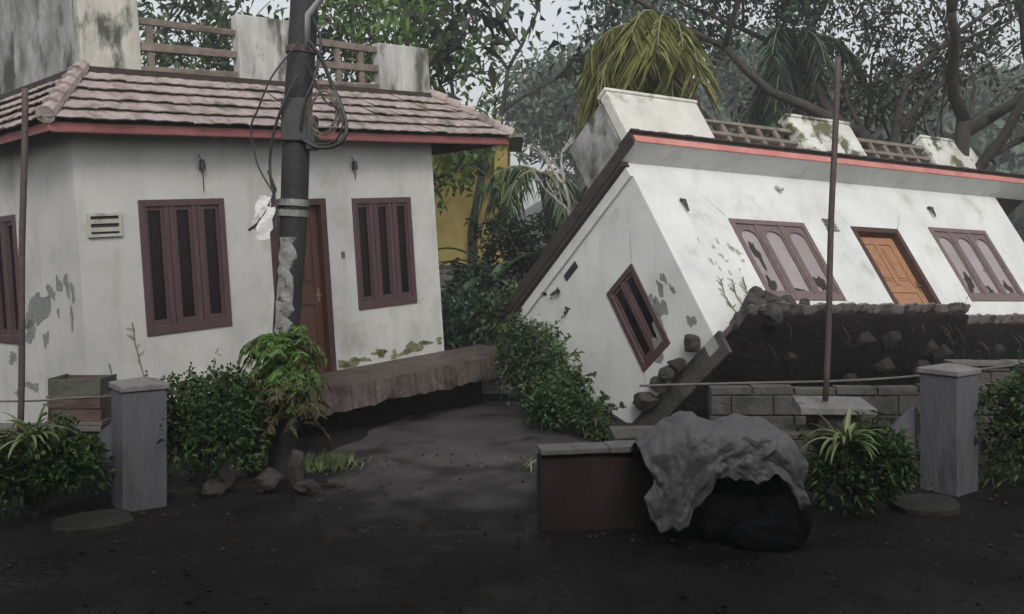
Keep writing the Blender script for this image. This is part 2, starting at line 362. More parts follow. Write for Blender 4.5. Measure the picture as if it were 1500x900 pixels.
rr_ = t.nodes.new('ShaderNodeMapRange'); rr_.inputs['To Min'].default_value = .42; rr_.inputs['To Max'].default_value = .9; t.links.new(rp.outputs[0], rr_.inputs[0]); t.links.new(rr_.outputs[0], b_.inputs['Roughness'])

# added roof, wall and posts, out of view, put here to shade the near yard
pr = thing('added_porch', (0, -1.5, 0), 'added roof on posts behind the viewer, unseen, shading the near yard', 'added_porch')
mb = MB(); mb.box(-9, 9, -6, 3.0, 3.75, 3.9); mb.build('roof', M['coping'], pr, (0, -1.5, 0))
mb = MB(); mb.box(-9, 9, -6.2, -6, 0, 3.75); mb.build('wall', M['brownwall'], pr, (0, -1.5, 0))
for x in (-8.8, 8.8):
    mb = MB(); mb.box(x-.1, x+.1, 1.9, 2.1, 0, 3.75); mb.build('post', M['cap'], pr, (0, -1.5, 0))

# ------------------------------------------------------------------ LEFT HOUSE (leaning slightly, with the tiled skirt roof)
oL = FL((0, 0, -.5))
HL = thing('house', oL, 'small white flat-roofed house still upright, with a clay-tiled skirt roof, behind the utility pole', 'house')
xf, xs_ = FL.front(), FL.side()
wins = [(.66, 1.68, .68, 2.16), (3.51, 4.50, .665, 2.12)]; dr = (2.27, 3.10, -.10, 2.13)
wall([*wins, dr], 0, 4.95, -.10, 2.95, .2, 'front_wall', M['white'], HL, oL, xf)
swin = (1.62, 2.8, .62, 2.12)
wall([swin], .2, 4.6, -.55, 2.95, .2, 'side_wall', M['white'], HL, oL, xs_, 0)
mb = MB(); mb.box(.0, .199, .0-.0, .199, -.55, -.101); mb.box(.2, 4.95, .0, .19, -.55, -.101)
mb.build('foundation', M['plinth'], HL, oL, xf)
mb = MB(); mb.box(4.75, 4.95, .2, 4.6, -.55, 2.95); mb.box(.2, 4.75, 4.4, 4.6, -.55, 2.95); mb.build('rear_wall', M['white'], HL, oL, xf)
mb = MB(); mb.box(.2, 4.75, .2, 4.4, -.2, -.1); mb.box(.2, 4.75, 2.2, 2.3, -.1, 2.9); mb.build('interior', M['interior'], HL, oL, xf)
for w_ in wins: window(HL, oL, xf, *w_, M['frame'], M['glassdark'])
window(HL, oL, xs_, *swin, M['frame'], M['glassdark'])
door(HL, oL, xf, *dr, M['door'], M['jamb'], .1, 1)
# flat roof slab, then the tiled skirt
mb = MB(); mb.box(-.25, 6.0, -.25, 5.0, 2.952, 3.06); mb.build('roof_slab', M['darkedge'], HL, oL, xf)
def skirt():
    mb = MB(); rg = random.Random(4); e0 = -.38; z0 = 2.93; z1 = 3.56; run = .68; n = 5
    def strip(p0, p1, q0, q1, cnt):      # eave line p0-p1, top line q0-q1 ; tiles in n overlapping courses
        p0, p1, q0, q1 = map(Vector, (p0, p1, q0, q1))
        nrm = (p1-p0).cross(q0-p0).normalized()
        if nrm.z < 0: nrm = -nrm
        for c in range(n):
            t0, t1 = c/n-.02, (c+1)/n+.06
            for i in range(cnt):
                a, b_ = i/cnt, (i+1)/cnt
                A0 = p0.lerp(p1, a).lerp(q0.lerp(q1, a), t0); A1 = p0.lerp(p1, b_).lerp(q0.lerp(q1, b_), t0)
                B0 = p0.lerp(p1, a).lerp(q0.lerp(q1, a), t1); B1 = p0.lerp(p1, b_).lerp(q0.lerp(q1, b_), t1)
                j = rg.uniform(-.006, .006); dn = (p0-q0).normalized()*rg.uniform(-.012, .018)
                lift = nrm*(.068+j); low = nrm*.012
                m0 = (A0+A1)/2+nrm*(.078+j)+dn; mB = (B0+B1)/2+nrm*.018
                vs_ = [A0+lift+dn, m0, A1+lift+dn, B0+low, mB, B1+low, A0+dn+nrm*.005, A1+dn+nrm*.005]
                mb.add(vs_[:6]+[A0+lift+dn-nrm*.014, m0-nrm*.014, A1+lift+dn-nrm*.014], [(0, 1, 4, 3), (1, 2, 5, 4), (0, 6, 7, 1), (1, 7, 8, 2)])
    strip((e0, e0, z0), (6.17, e0, z0), (.3, .3, z1), (5.29, .3, z1), 30)
    strip((e0, 5.2, z0), (e0, e0, z0), (.3, 4.5, z1), (.3, .3, z1), 26)
    strip((6.17, e0, z0), (6.17, 5.2, z0), (5.29, .3, z1), (5.29, 4.5, z1), 26)
    return mb
sk = skirt().build('skirt_roof', M['tile'], HL, oL, xf)
for a, b_ in (((-.39, -.39, 2.96), (.3, .3, 3.6)), ((6.18, -.39, 2.96), (5.29, .3, 3.6))):
    cp = MB(); A = Vector(a); B = Vector(b_)
    for i in range(6):
        p = A.lerp(B, i/6-.01); q = A.lerp(B, (i+1)/6+.04)
        cp.tube([p+Vector((0, 0, .035)), q+Vector((0, 0, .012))], [.095, .07], 10)
    cp.build('ridge_tile', M['tile'], sk, oL, xf, smooth=False)
mb = MB(); mb.box(-.36, 6.15, -.36, -.335, 2.84, 2.925); mb.box(-.36, -.335, -.334, 5.1, 2.84, 2.925); mb.box(6.125, 6.15, -.334, 5.1, 2.84, 2.925)
mb.build('fascia', M['red'], HL, oL, xf)
mb = MB()
for k in range(2):
    mb.tube([(-.33, -.34, 2.84), (6.14, -.34, 2.84)], .018, 6)
mb.build('fascia_bead', M['redbright'], HL, oL, xf)
# backing boards under the tiles, dark joint where they meet the parapet
g = MB(); e0, z0, z1 = -.36, 2.93, 3.55
g.add([(e0, e0, z0), (6.15, e0, z0), (5.27, .32, z1), (.32, .32, z1), (e0, 5.15, z0), (6.15, 5.15, z0), (.32, 4.5, z1), (5.27, 4.5, z1)], [(0, 1, 2, 3), (4, 0, 3, 6), (1, 5, 7, 2)])
g.build('tile_battens', M['darkedge'], HL, oL, xf)
mb = MB(); mb.box(.26, 5.3, .245, .299, 3.55, 3.625); mb.box(.245, .299, .3, 4.4, 3.55, 3.625); mb.build('joint_flashing', M['darkedge'], HL, oL, xf)
# parapet blocks and rails
def parapet_block(x0, x1, z0, z1, root, org, xf_, m, y0=.3, y1=.46, lip=True):
    g = MB(); rg = random.Random(int(x0*10)); nx, nz = 8, 6
    g.box(x0, x1, y0, y1, z0, z1)
    if lip: g.box(x0-.02, x1+.02, y0-.02, y1+.02, z1+.001, z1+.07)
    return g.build('parapet_block', m, root, org, xf_, bevel=.018)
parapet_block(.3, .97, 3.06, 4.95, HL, oL, xf, M['old'])
parapet_block(2.21, 3.08, 3.06, 4.42, HL, oL, xf, M['old2'], lip=False)
parapet_block(4.38, 5.29, 3.06, 4.28, HL, oL, xf, M['old2'], lip=False)
mb = MB(); mb.box(.3, .46, .47, 4.4, 3.06, 5.2); mb.build('side_parapet', M['oldgrey'], HL, oL, xf, bevel=.02)
for a, b_ in ((.97, 2.21), (3.08, 4.38)):
    for z in (3.66, 3.92, 4.2):
        mb = MB(); mb.box(a, b_, .35, .42, z-.05, z+.045, .02); mb.build('rail', M['rail'], HL, oL, xf, bevel=.008)
    for k in ((.12,) if a < 2 else (.5, .8)):
        x = a+(b_-a)*k; mb = MB(); mb.box(x-.04, x+.04, .36, .41, 3.06, 4.16); mb.build('rail_post', M['rail'], HL, oL, xf, bevel=.008)
# porch step with the hollow below
mb = MB(); rg = random.Random(2); N = 90
top = []
for i in range(N+1):
    s_ = 1.25+4.4*i/N; top.append((s_, -.95+rg.uniform(-.008, .008)+.03*mnoise.noise(Vector((s_*2, 0, 0))), -.10+rg.uniform(-.004, .004), -.38+rg.uniform(-.012, .012)+.05*mnoise.noise(Vector((s_*3, 5, 0)))))
k0 = len(mb.v)
for s_, d_, zt, zb in top:
    mb.v += [(s_, -.002, -.06), (s_, d_, zt), (s_, d_-.02, zb), (s_, d_+.25, zb-.05), (s_, -.002, -.42)]
for i in range(N):
    for j in range(4):
        a = k0+i*5+j; mb.f.append((a, a+5, a+6, a+1))
mb.f.append((0, 1, 2, 3, 4)); mb.f.append(tuple(k0+N*5+j for j in range(5))[::-1])
mb.build('porch_step', M['plinth'], HL, oL, xf)
mb = MB(); mb.box(.6, 5.15, -.50, -.05, -.9, -.40); mb.build('undercut_earth', M['soil'], HL, oL, xf)
# vent, pull lights, switch
mb = MB(); v0, v1, h0, h1 = .10, .46, 1.78, 2.03
mb.box(v0, v1, -.03, -.002, h1-.03, h1); mb.box(v0, v1, -.03, -.002, h0, h0+.03); mb.box(v0, v0+.03, -.03, -.002, h0+.03, h1-.03); mb.box(v1-.03, v1, -.03, -.002, h0+.03, h1-.03)
for k in range(2): mb.box(v0+.03, v1-.03, -.028, -.006, h0+.055+k*.085, h0+.10+k*.085)
V_ = mb.build('wall_vent', M['old'], HL, oL, xf); mb = MB(); mb.box(v0+.03, v1-.03, -.0055, -.003, h0+.03, h1-.03); mb.build('vent_opening', M['interior'], V_, oL, xf)
for s_, l_ in ((1.42, .42), (3.56, .30)):
    mb = MB(); z = 2.66
    mb.tube([(s_-.02, -.02, z), (s_, -.05, z-.08), (s_, -.045, z-l_)], .006, 5); mb.tube([(s_, -.05, z-.06), (s_, -.05, z-.17)], [.028, .04], 8)
    mb.build('lamp_holder', M['black'], HL, oL, xf)
mb = MB(); mb.box(3.29, 3.34, -.015, -.002, 1.36, 1.44); mb.build('switch', M['coping'], HL, oL, xf)
# peeled paint and moss
patch(HL, oL, xs_, 1.18, 1.02, .30, .20, M['plaster'], 3, slant=-.25); patch(HL, oL, xs_, 1.42, .78, .16, .12, M['plaster'], 5)
for q, (a, b_, c, d_) in enumerate([(.78, 1.22, .12, .07), (.55, 1.3, .07, .09), (.35, 1.30, .06, .12), (.22, 1.22, .05, .1), (.28, .95, .04, .1), (1.0, .7, .07, .09), (.62, 1.0, .04, .04), (2.0, .45, .14, .06), (1.5, .15, .2, .05), (1.9, .05, .1, .04)]):
    patch(HL, oL, xs_, a, b_, c, d_, M['plaster'], 20+q, rough=.6)
rg = random.Random(6)
for q in range(17):
    x = 3.2+rg.uniform(0, 1.75); patch(HL, oL, xf, x, -.06+rg.uniform(0, .10)+.10*(x-3.2)/1.7, rg.uniform(.04, .12), rg.uniform(.02, .06), M['moss'], 60+q, 'moss_patch', rough=.6)
for q in range(10):
    x = .3+rg.uniform(0, 1.9); patch(HL, oL, xf, x, .02+rg.uniform(0, .10), rg.uniform(.05, .16), rg.uniform(.02, .06), M['moss'], 90+q, 'moss_patch', rough=.6)
# cracks
def crack(root, org, xf_, x, z, dx, dz, n, w_, seed):
    rg = random.Random(seed); up_ = []; lo_ = []
    for i in range(n+1):
        t = i/n; q = w_*(1-t)*(.6+.6*rg.random())+.0006
        up_.append((x, -.0032, z+q)); lo_.append((x, -.0032, z-q)); x += dx/n+rg.uniform(-.02, .02); z += dz/n+rg.uniform(-.02, .02)
    g = MB(); g.add(up_+lo_, [(i, i+1, n+2+i, n+1+i) for i in range(n)]); g.build('crack', M['interior'], root, org, xf_)
# thin dead creeper on the wall
def vine(root, org, xf_, pts, m, name='creeper', rad=.006, seed=1, n=14):
    g = MB(); rg = random.Random(seed); g.tube([(x, -.012, z) for x, z in pts], rad, 5)
    for i in range(n):
        k = rg.random()*(len(pts)-1); i0 = int(k); t = k-i0; x = pts[i0][0]*(1-t)+pts[i0+1][0]*t; z = pts[i0][1]*(1-t)+pts[i0+1][1]*t
        a = rg.uniform(-.08, .08); c = rg.uniform(.02, .09)
        g.tube([(x, -.012, z), (x+a*.6, -.02, z+c*.6), (x+a, -.015, z+c)], rad*.6, 4)
    return g.build(name, m, root, org, xf_)
vine(HL, oL, xf, [(.62, -.05), (.58, .3), (.52, .6), (.5, .85)], M['rail']); vine(HL, oL, xf, [(.30, -.05), (.27, .2), (.22, .45)], M['rail'], seed=3, n=8)

# ------------------------------------------------------------------ RIGHT HOUSE (collapsed, leaning back to the left)
oR = FR((0, 0, -.3))
HR = thing('house', oR, 'collapsed white house tipped over to the left, its front slab hanging over a dark hollow', 'house')
xf, xs_ = FR.front(), FR.side()
LR = 8.1; HH = 2.58
w2 = [(1.32, 2.78, .50, 1.77), (5.66, 7.15, .50, 1.84)]; d2 = (3.78, 4.86, .02, 1.77)
wall([*w2, d2], 0, LR, 0, HH, .2, 'front_wall', M['white2'], HR, oR, xf)
sw2 = (.66, 1.28, .36, 1.55)
wall([sw2], .2, 3.3, 0, HH, .2, 'side_wall', M['white2'], HR, oR, xs_)
mb = MB(); mb.box(0, .199, .0, .199, -.16, -.001); mb.box(LR-.2, LR, .2, 3.3, 0, HH); mb.box(.2, LR-.2, 3.1, 3.3, 0, HH); mb.build('rear_wall', M['white2'], HR, oR, xf)
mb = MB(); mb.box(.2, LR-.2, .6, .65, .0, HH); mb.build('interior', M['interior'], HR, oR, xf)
RW = [window(HR, oR, xf, *w_, M['frame2'], M['glasspale'], arch=True, wide=.11) for w_ in w2]
M['gap'] = mat('pane_patch_dark', (.012, .008, .009), (.03, .02, .022), 4, .7, 0)
for (k, x, z, rx, rz, sl) in ((0, 1.56, 1.25, .06, .20, 0), (0, 1.52, .75, .09, .12, 0), (0, 2.05, .66, .08, .06, 0), (0, 2.50, .80, .10, .13, .2), (1, 5.93, .85, .11, .15, .3), (1, 6.38, .70, .09, .08, 0), (1, 6.90, .78, .07, .12, -.4), (1, 6.86, .62, .05, .05, 0)):  # irregular dark patches laid flat on the panes
    patch(RW[k], oR, xf, x, z, rx, rz, M['gap'], int(x*100), 'dark_pane_patch', w=.028, rough=.6, slant=sl)
window(HR, oR, xs_, *sw2, M['frame'], M['glassdark'], n=2, wide=.07)
door(HR, oR, xf, *d2, M['door2'], M['jamb'], .12, 1)
# roof slab with red fascia
mb = MB(); mb.box(-.10, LR+.9, -.36, -.001, HH-.012, HH+.0); mb.build('soffit', M['white2'], HR, oR, xf)
mb = MB(); mb.box(-.12, LR+.9, -.36, 3.5, HH+.002, HH+.13); mb.build('roof_slab', M['darkedge'], HR, oR, xf)
mb = MB(); mb.box(-.10, LR+.9, -.385, -.362, HH-.015, HH+.085); mb.build('fascia', M['redbright'], HR, oR, xf, bevel=.01)
mb = MB(); mb.box(-.14, -.122, -.36, 3.5, HH-.03, HH+.12); mb.box(-.12, -.002, -.02, 3.4, HH-.08, HH-.001); mb.build('side_fascia', M['darkedge'], HR, oR, xf)
mb = MB(); mb.box(-.05, -.002, .0, 3.3, HH-.22, HH-.085); mb.build('cornice_band', M['white2'], HR, oR, xf)
mb = MB()
for c in range(60):        # low row of old roof tiles seen edge-on
    x = -.12+c*.155; mb.box(x, x+.148, -.41, -.1, HH+.132, HH+.155+.01*(c % 3 == 0), .004)
mb.build('eave_tiles', M['darkedge'], HR, oR, xf)
def wedge_block(x0, x1, z0, z1, d0, d1, m):
    g = MB(); g.box(x0, x1, d0, d1, z0, z1); g.box(x0-.02, x1+.02, d0-.02, d1+.02, z1+.001, z1+.05)
    return g.build('parapet_block', m, HR, oR, xf, bevel=.015)
M['pale_par'] = mat('pale_parapet_plaster', (.42, .41, .37), (.60, .59, .54), 2, .9, .5, 14, (.22, .22, .16), 2.4, .58, .16)
M['moss_par'] = mat('mossy_parapet_plaster', (.40, .40, .36), (.62, .62, .58), 2, .9, .5, 14, (.09, .095, .05), 2.8, .50, .08)
wedge_block(.28, 1.93, HH+.14, 3.78, .0, .16, M['pale_par'])
wedge_block(3.78, 5.22, HH+.14, 3.78, .0, .16, M['moss_par'])
wedge_block(7.0, 8.36, HH+.14, 3.72, .0, .16, M['moss_par'])
mb = MB(); mb.box(.28, .44, .17, 1.05, HH+.14, 3.74); mb.build('side_parapet', M['oldgrey'], HR, oR, xf, bevel=.02)
for a, b_ in ((1.95, 3.76), (5.24, 6.98)):
    for z in (3.12, 3.32, 3.54):
        mb = MB(); mb.box(a, b_, .04, .11, z-.032, z+.03, .006); mb.build('rail', M['rail'], HR, oR, xf, bevel=.006)
    for k in (.2, .4, .6, .8):
        x = a+(b_-a)*k; mb = MB(); mb.box(x-.035, x+.035, .05, .10, HH+.14, 3.56); mb.build('rail_post', M['rail'], HR, oR, xf, bevel=.006)
# front slab (cantilevered, broken edge) and its dark soil underside
rg = random.Random(9)
def slab(s0, s1, d0, zt, th, name, m, N=130, d1=-.003):
    g = MB(); k0 = 0
    for i in range(N+1):
        s_ = s0+(s1-s0)*i/N; j = rg.uniform(-.010, .010)+.07*mnoise.noise(Vector((s_*2.3, 1, 0)))+.03*mnoise.noise(Vector((s_*9, 1, 0))); e = rg.uniform(-.008, .008)+.04*mnoise.noise(Vector((s_*4, 9, 0)))
        g.v += [(s_, d1, zt), (s_, d0+j, zt+e*.5), (s_, d0+j-.01, zt-th*.35), (s_, d0+.07+j, zt-th+e), (s_, d1, zt-th)]
    for i in range(N):
        for j in range(4): a = i*5+j; g.f.append((a, a+5, a+6, a+1))
        a = i*5; g.f.append((a+4, a+9, a+5, a))
    g.f.append((0, 1, 2, 3, 4)); g.f.append(tuple(N*5+j for j in range(5))[::-1])
    return g.build(name, m, HR, oR, xf)
M['slabedge'] = mat('broken_slab_cement', (.075, .062, .058), (.17, .145, .135), 6, .9, .9, 22, (.035, .028, .025), 4, .5, .08)
slab(.10, 4.45, -.62, .0, .07, 'porch_slab', M['slabedge'])
slab(4.47, LR+.6, -.38, .0, .09, 'porch_slab', M['slabedge'])
def soilmass():
    g = MB(); N, K = 60, 16
    for k in range(2):
        for i in range(N+1):
            for j in range(K+1):
                s_ = .06+(LR+.5)*i/N; d0 = -.55 if s_ < 4.45 else -.31
                d_ = d0+(2.6-d0)*j/K
                e = mnoise.noise(Vector((s_*1.6, d_*1.6, 2)))*.16+mnoise.noise(Vector((s_*5, d_*5, 7)))*.07
                z = -.12 if k == 0 else -.16-.32*min(1, (d_-d0)/.5)-e*(1 if 0 < j else .4)
                g.v.append((s_, d_, z))
    P_ = (N+1)*(K+1)
    for i in range(N):
        for j in range(K):
            a = i*(K+1)+j; g.f.append((a, a+1, a+K+2, a+K+1)); g.f.append((a+P_, a+P_+K+1, a+P_+K+2, a+P_+1))
    for i in range(N):
        a = i*(K+1); g.f.append((a, a+K+1, a+K+1+P_, a+P_))
    for j in range(K):
        a = j; g.f.append((a, a+P_, a+1+P_, a+1)); a = N*(K+1)+j; g.f.append((a, a+1, a+1+P_, a+P_))
    return g
soilmass().build('soil_underside', M['soil'], HR, oR, xf, smooth=True)
mb = MB(); mb.box(.0, .055, -.1, 3.3, -.30, -.002); mb.build('footing', M['block'], HR, oR, xf)
M['embed'] = mat('muddy_stone', (.007, .006, .0055), (.020, .017, .015), 6, .95, .9, 20)
# roots and stones sticking out of the torn soil
rg = random.Random(61)
for i in range(34):
    s_ = rg.uniform(.2, 8); d_ = (-.50 if s_ < 4.45 else -.26)+rg.uniform(0, .35); z = -.14-rg.uniform(0, .2); L_ = rg.uniform(.1, .42); w0 = rg.uniform(-.15, .15)
    g = MB(); g.tube([(s_, d_, z+.05), (s_+w0*.3, d_-.04, z-L_*.4), (s_+w0, d_-.02+rg.uniform(-.05, .05), z-L_)], [.008, .005, .002], 5); g.build('root', M['bark'], HR, oR, xf)
for i in range(18):
    s_ = rg.uniform(.3, 8); d_ = (-.5 if s_ < 4.45 else -.26)+rg.uniform(.02, .7); k = rg.uniform(.03, .085); z = -.20-.32*min(1, (d_+.5)/.5)-rg.uniform(0, .08)
    g = MB(); g.box(s_-k*1.4, s_+k*1.4, d_-k*1.2, d_+k, z-k, z+k, k*.4, rg); g.build('embedded_stone', M['embed'], HR, oR, xf, bevel=k*.3)
# fittings
for s_, z in ((.60, 2.02), (5.95, 2.22)):
    mb = MB(); mb.tube([(s_, -.02, z), (s_+.01, -.06, z-.05), (s_+.01, -.05, z-.2)], [.02, .03, .012], 7); mb.build('lamp_holder', M['black'], HR, oR, xf)
mb = MB(); mb.tube([(2.62, -.01, 2.36), (2.62, -.07, 2.33), (2.62, -.09, 2.27)], [.03, .045, .03], 10); mb.build('bulb', M['paper'], HR, oR, xf, smooth=True)
mb = MB(); mb.box(3.22, 3.46, -.028, -.002, 1.66, 1.68); mb.box(3.22, 3.46, -.028, -.002, 1.84, 1.86)
for k in range(4): mb.box(3.22, 3.46, -.022, -.004, 1.69+k*.038, 1.705+k*.038)
mb.build('wall_vent', M['oldgrey'], HR, oR, xf)
mb = MB(); mb.box(1.55, 1.85, -.02, .0-.002, 2.18, 2.27); mb.build('side_vent', M['black'], HR, oR, xs_)
for q, (a, b_, c, d_) in enumerate([(.72, .62, .10, .22), (.55, .80, .09, .14), (.42, .98, .05, .10), (.30, 1.05, .04, .08), (.25, .85, .03, .07), (.62, .98, .05, .07), (.9, .42, .10, .14), (.2, .35, .07, .07)]):
    patch(HR, oR, xs_, a, b_, c, d_, M['plaster'], 120+q, rough=.55)
M['crack'] = mat('grey_green_stain', (.26, .27, .22), (.40, .41, .35), 12, .9, .6, 40)
for q in range(22):
    x = .5+rg.uniform(0, .7); z = .25+rg.uniform(0, 1.15); patch(HR, oR, xf, x, z, rg.uniform(.012, .05), rg.uniform(.015, .05), M['crack'], 150+q, 'stain_patch', rough=.6)
for k in range(3):
    x0 = .55+.2*k; vine(HR, oR, xf, [(x0, .0), (x0+.02, .3), (x0-.03, .55), (x0+.05, .8)], M['moss'], 'creeper', .007, 40+k, 22)

for a in ((2.78, .5, .3, -.4, 12, .007, 1), (1.32, 1.77, -.35, .5, 14, .006, 2), (4.86, 1.77, .3, .45, 12, .006, 3), (5.66, .6, -.4, -.3, 12, .006, 4), (3.78, 1.77, -.25, .4, 10, .005, 5)): crack(HR, oR, xf, *a)
for a in ((.66, 1.55, -.3, .5, 12, .006, 6), (1.28, .36, .3, -.3, 10, .006, 7)): crack(HR, oR, xs_, *a)
# ------------------------------------------------------------------ rubble
def rock(name, c, r, seed, m, label, cat, group=None, sq=(1, 1, 1)):
    rg = random.Random(seed); g = MB(); import bmesh
    bm = bmesh.new(); bmesh.ops.create_icosphere(bm, subdivisions=3, radius=1)
    sh = Vector((rg.uniform(0, 50), rg.uniform(0, 50), rg.uniform(0, 50)))
    planes = [(Vector((rg.gauss(0, 1), rg.gauss(0, 1), rg.gauss(0, 1))).normalized(), rg.uniform(.55, .85)) for _ in range(9)]
    for v in bm.verts:
        p = v.co.copy()
        for n_, d_ in planes:
            k = p.dot(n_)
            if k > d_: p -= n_*(k-d_)
        p *= 1+.12*mnoise.noise(p*2.3+sh); v.co = Vector((p.x*sq[0], p.y*sq[1], p.z*sq[2]))*(r*.8 if name == 'rock' else r)
    me = bpy.data.meshes.new(name); bm.to_mesh(me); bm.free()
    o = link(me, name, m, None, c); o.rotation_euler = (rg.uniform(-.4, .4), rg.uniform(-.4, .4), rg.uniform(0, 6)); return tag(o, label, cat, group)
RL = ['largest laterite lump hanging over the broken slab corner', 'rounded dark lump just right of the big one on the slab corner', 'flat lump wedged under the leftmost window of the collapsed house',
      'small topmost lump on the broken slab corner', 'low dark lump at the left tip of the broken slab', 'brown lump below the topmost one at the slab corner', 'small lump lying furthest right on the broken slab corner']
for i, (s_, d_, h_, r_) in enumerate([(.42, -.40, .10, .21), (.72, -.42, .15, .19), (.98, -.44, .10, .15), (.62, -.38, .30, .12), (.22, -.30, -.02, .18), (.46, -.55, -.10, .17), (1.22, -.48, .07, .10)]):
    rock('rubble_lump', FR((s_, d_, h_)), r_, 200+i, M['stone'], RL[i], 'rubble', 'rubble on the broken slab corner')
RS = ['squarish dark block topmost along the tilted house side foot', 'second dark block down along the tilted house side foot', 'middle broken block along the tilted house side foot', 'fourth block down the tilted house side foot, half greenish', 'lowest grey-green block of the row along the tilted house side foot']
for i, (d_, h_, r_) in enumerate([(.26, .07, .16), (.62, .03, .13), (.80, .03, .15), (1.05, .02, .14), (1.35, .0, .18)]):
    rock('rubble_block', FR((-.12, d_, h_)), r_, 230+i, M['stone'], RS[i], 'rubble', 'rubble blocks along the side foot', (1.2, .8, .8))
rg = random.Random(31)
PB = ['pale stone leaning against the utility pole foot, left side', 'grey rock at the front of the utility pole foot', 'long pale slab-like stone right of the utility pole foot', 'dark stone under the long pale one by the pole', 'small rock left of the utility pole foot near the hedge', 'round rock between the hedge and the utility pole foot', 'furthest right small stone by the utility pole foot']
for i, (x, y, z, r_, sq) in enumerate([(-2.42, 8.75, .28, .17, (.6, .6, 1.5)), (-2.2, 8.55, .10, .2, (1, 1, .7)), (-1.93, 8.6, .20, .19, (.55, .6, 1.4)), (-1.8, 8.45, .07, .15, (1.3, 1, .6)), (-2.62, 8.4, .07, .15, (1, 1, .8)), (-2.5, 8.5, .15, .16, (1, 1, 1)), (-1.6, 8.7, .04, .09, (1.4, 1, .6))]):
    rock('rock', (x, y, z), r_, 260+i, M['stone'] if i in (0, 2) else M['stone'], PB[i], 'rock', 'rocks round the utility pole foot', sq)

# ------------------------------------------------------------------ utility pole with cables
pb = Vector((-2.20, 9.06, 0)); pt = Vector((-1.90, 9.1, 6.2)); pdir = (pt-pb)
UP = thing('utility_pole', pb, 'blackened leaning utility pole with a peeling pale band, between the hedge and the door', 'utility pole')
mb = MB(); mb.tube([pb.lerp(pt, t)+Vector((.008*math.sin(t*20), 0, 0)) for t in np.linspace(-.02, 1, 30)], list(np.linspace(.125, .135, 30)), 18); mb.build('shaft', M['pole'], UP, pb, smooth=True)
def on(t, r=0, a=0): return pb.lerp(pt, t)+Vector((r*math.sin(a), -r*math.cos(a), 0))
g = MB(); rg = random.Random(8); rows = 22; t0_, t1_ = (.9)/6.2, 2.28/6.2
for i in range(rows+1):
    t = t0_+(t1_-t0_)*i/rows; lo = -.75+rg.uniform(-.15, .15); hi = .45+rg.uniform(-.35, .25)
    for j in range(9):
        a = lo+(hi-lo)*j/8; g.v.append(tuple(on(t, .139+(.004 if 0 < j < 8 else -.004), a)))
for i in range(rows):
    for j in range(8): a = i*9+j; g.f.append((a, a+1, a+10, a+9))
g.build('peeling_band', M['peel'], UP, pb)
for z in (2.50, 2.60, 3.30, 4.05):
    g = MB(); t = z/6.2; g.tube([on(t-.004), on(t+.006)], .147, 20); g.build('clamp', M['rust'] if z > 3 else M['oldgrey'], UP, pb, smooth=False)
g = MB(); g.box(-2.16, -1.92, 8.92, 8.98, 3.18, 3.58); g.box(-1.93, -1.84, 8.93, 9.1, 3.1, 3.42); g.build('bracket', M['black'], UP, pb, bevel=.01)
g = MB(); g.tube([on(4.05/6.2, .14, .6), (-1.9, 8.9, 4.35), (-1.72, 8.8, 4.52), (-1.5, 8.7, 4.60), (-1.28, 8.6, 4.66)], [.025, .03, .03, .03, .03], 8)
g.tube([(-1.62, 8.76, 4.54), (-1.42, 8.67, 4.60), (-1.2, 8.58, 4.64)], [.035, .055, .045], 10); g.build('lamp_arm', M['alu'], UP, pb, smooth=True)
def spline(pts, n=12):
    pts = [Vector(p) for p in pts]; P_ = [pts[0]]+pts+[pts[-1]]; out = []
    for i in range(1, len(P_)-2):
        for k in range(n):
            t = k/n; a, b_, c, d = P_[i-1:i+3]
            out.append(.5*((2*b_)+(c-a)*t+(2*a-5*b_+4*c-d)*t*t+(3*b_-a-3*c+d)*t**3))
    return out+[pts[-1]]
def W(px, py, y): return Vector(((px-750)/1400*y, y, 2.2-(py-360)/1400*y))   # measured point of the place, used for hanging cables
CB = [([(440, 60), (400, 110), (378, 160), (368, 190), (377, 240), (400, 282)], .009, 'thin black cable looping out left of the pole, outermost loop'),
      ([(436, 110), (412, 160), (398, 210), (396, 255), (404, 300), (404, 335)], .014, 'thicker black cable dropping close along the pole, left side'),
      ([(452, 60), (470, 85), (487, 125), (503, 165), (507, 195), (492, 213), (466, 216), (444, 205)], .02, 'thick black cable loop sagging out right of the pole'),
      ([(448, 90), (462, 120), (478, 150), (496, 160), (502, 185), (488, 208), (458, 212)], .011, 'thinner cable inside the loop right of the pole'),
      ([(455, 20), (470, 60), (462, 110), (446, 150), (440, 190)], .012, 'cable running down in front of the pole top')]
for i, (pp, rr, lb) in enumerate(CB):
    g = MB(); pts = [W(x, y, 8.9-.04*math.sin(k*1.3+i)) for k, (x, y) in enumerate(pp)]
    g.tube(spline(pts), rr, 7); o = g.build('cable', M['black'], None, pts[0], smooth=True); tag(o, lb, 'cable', 'cables hung on the utility pole')
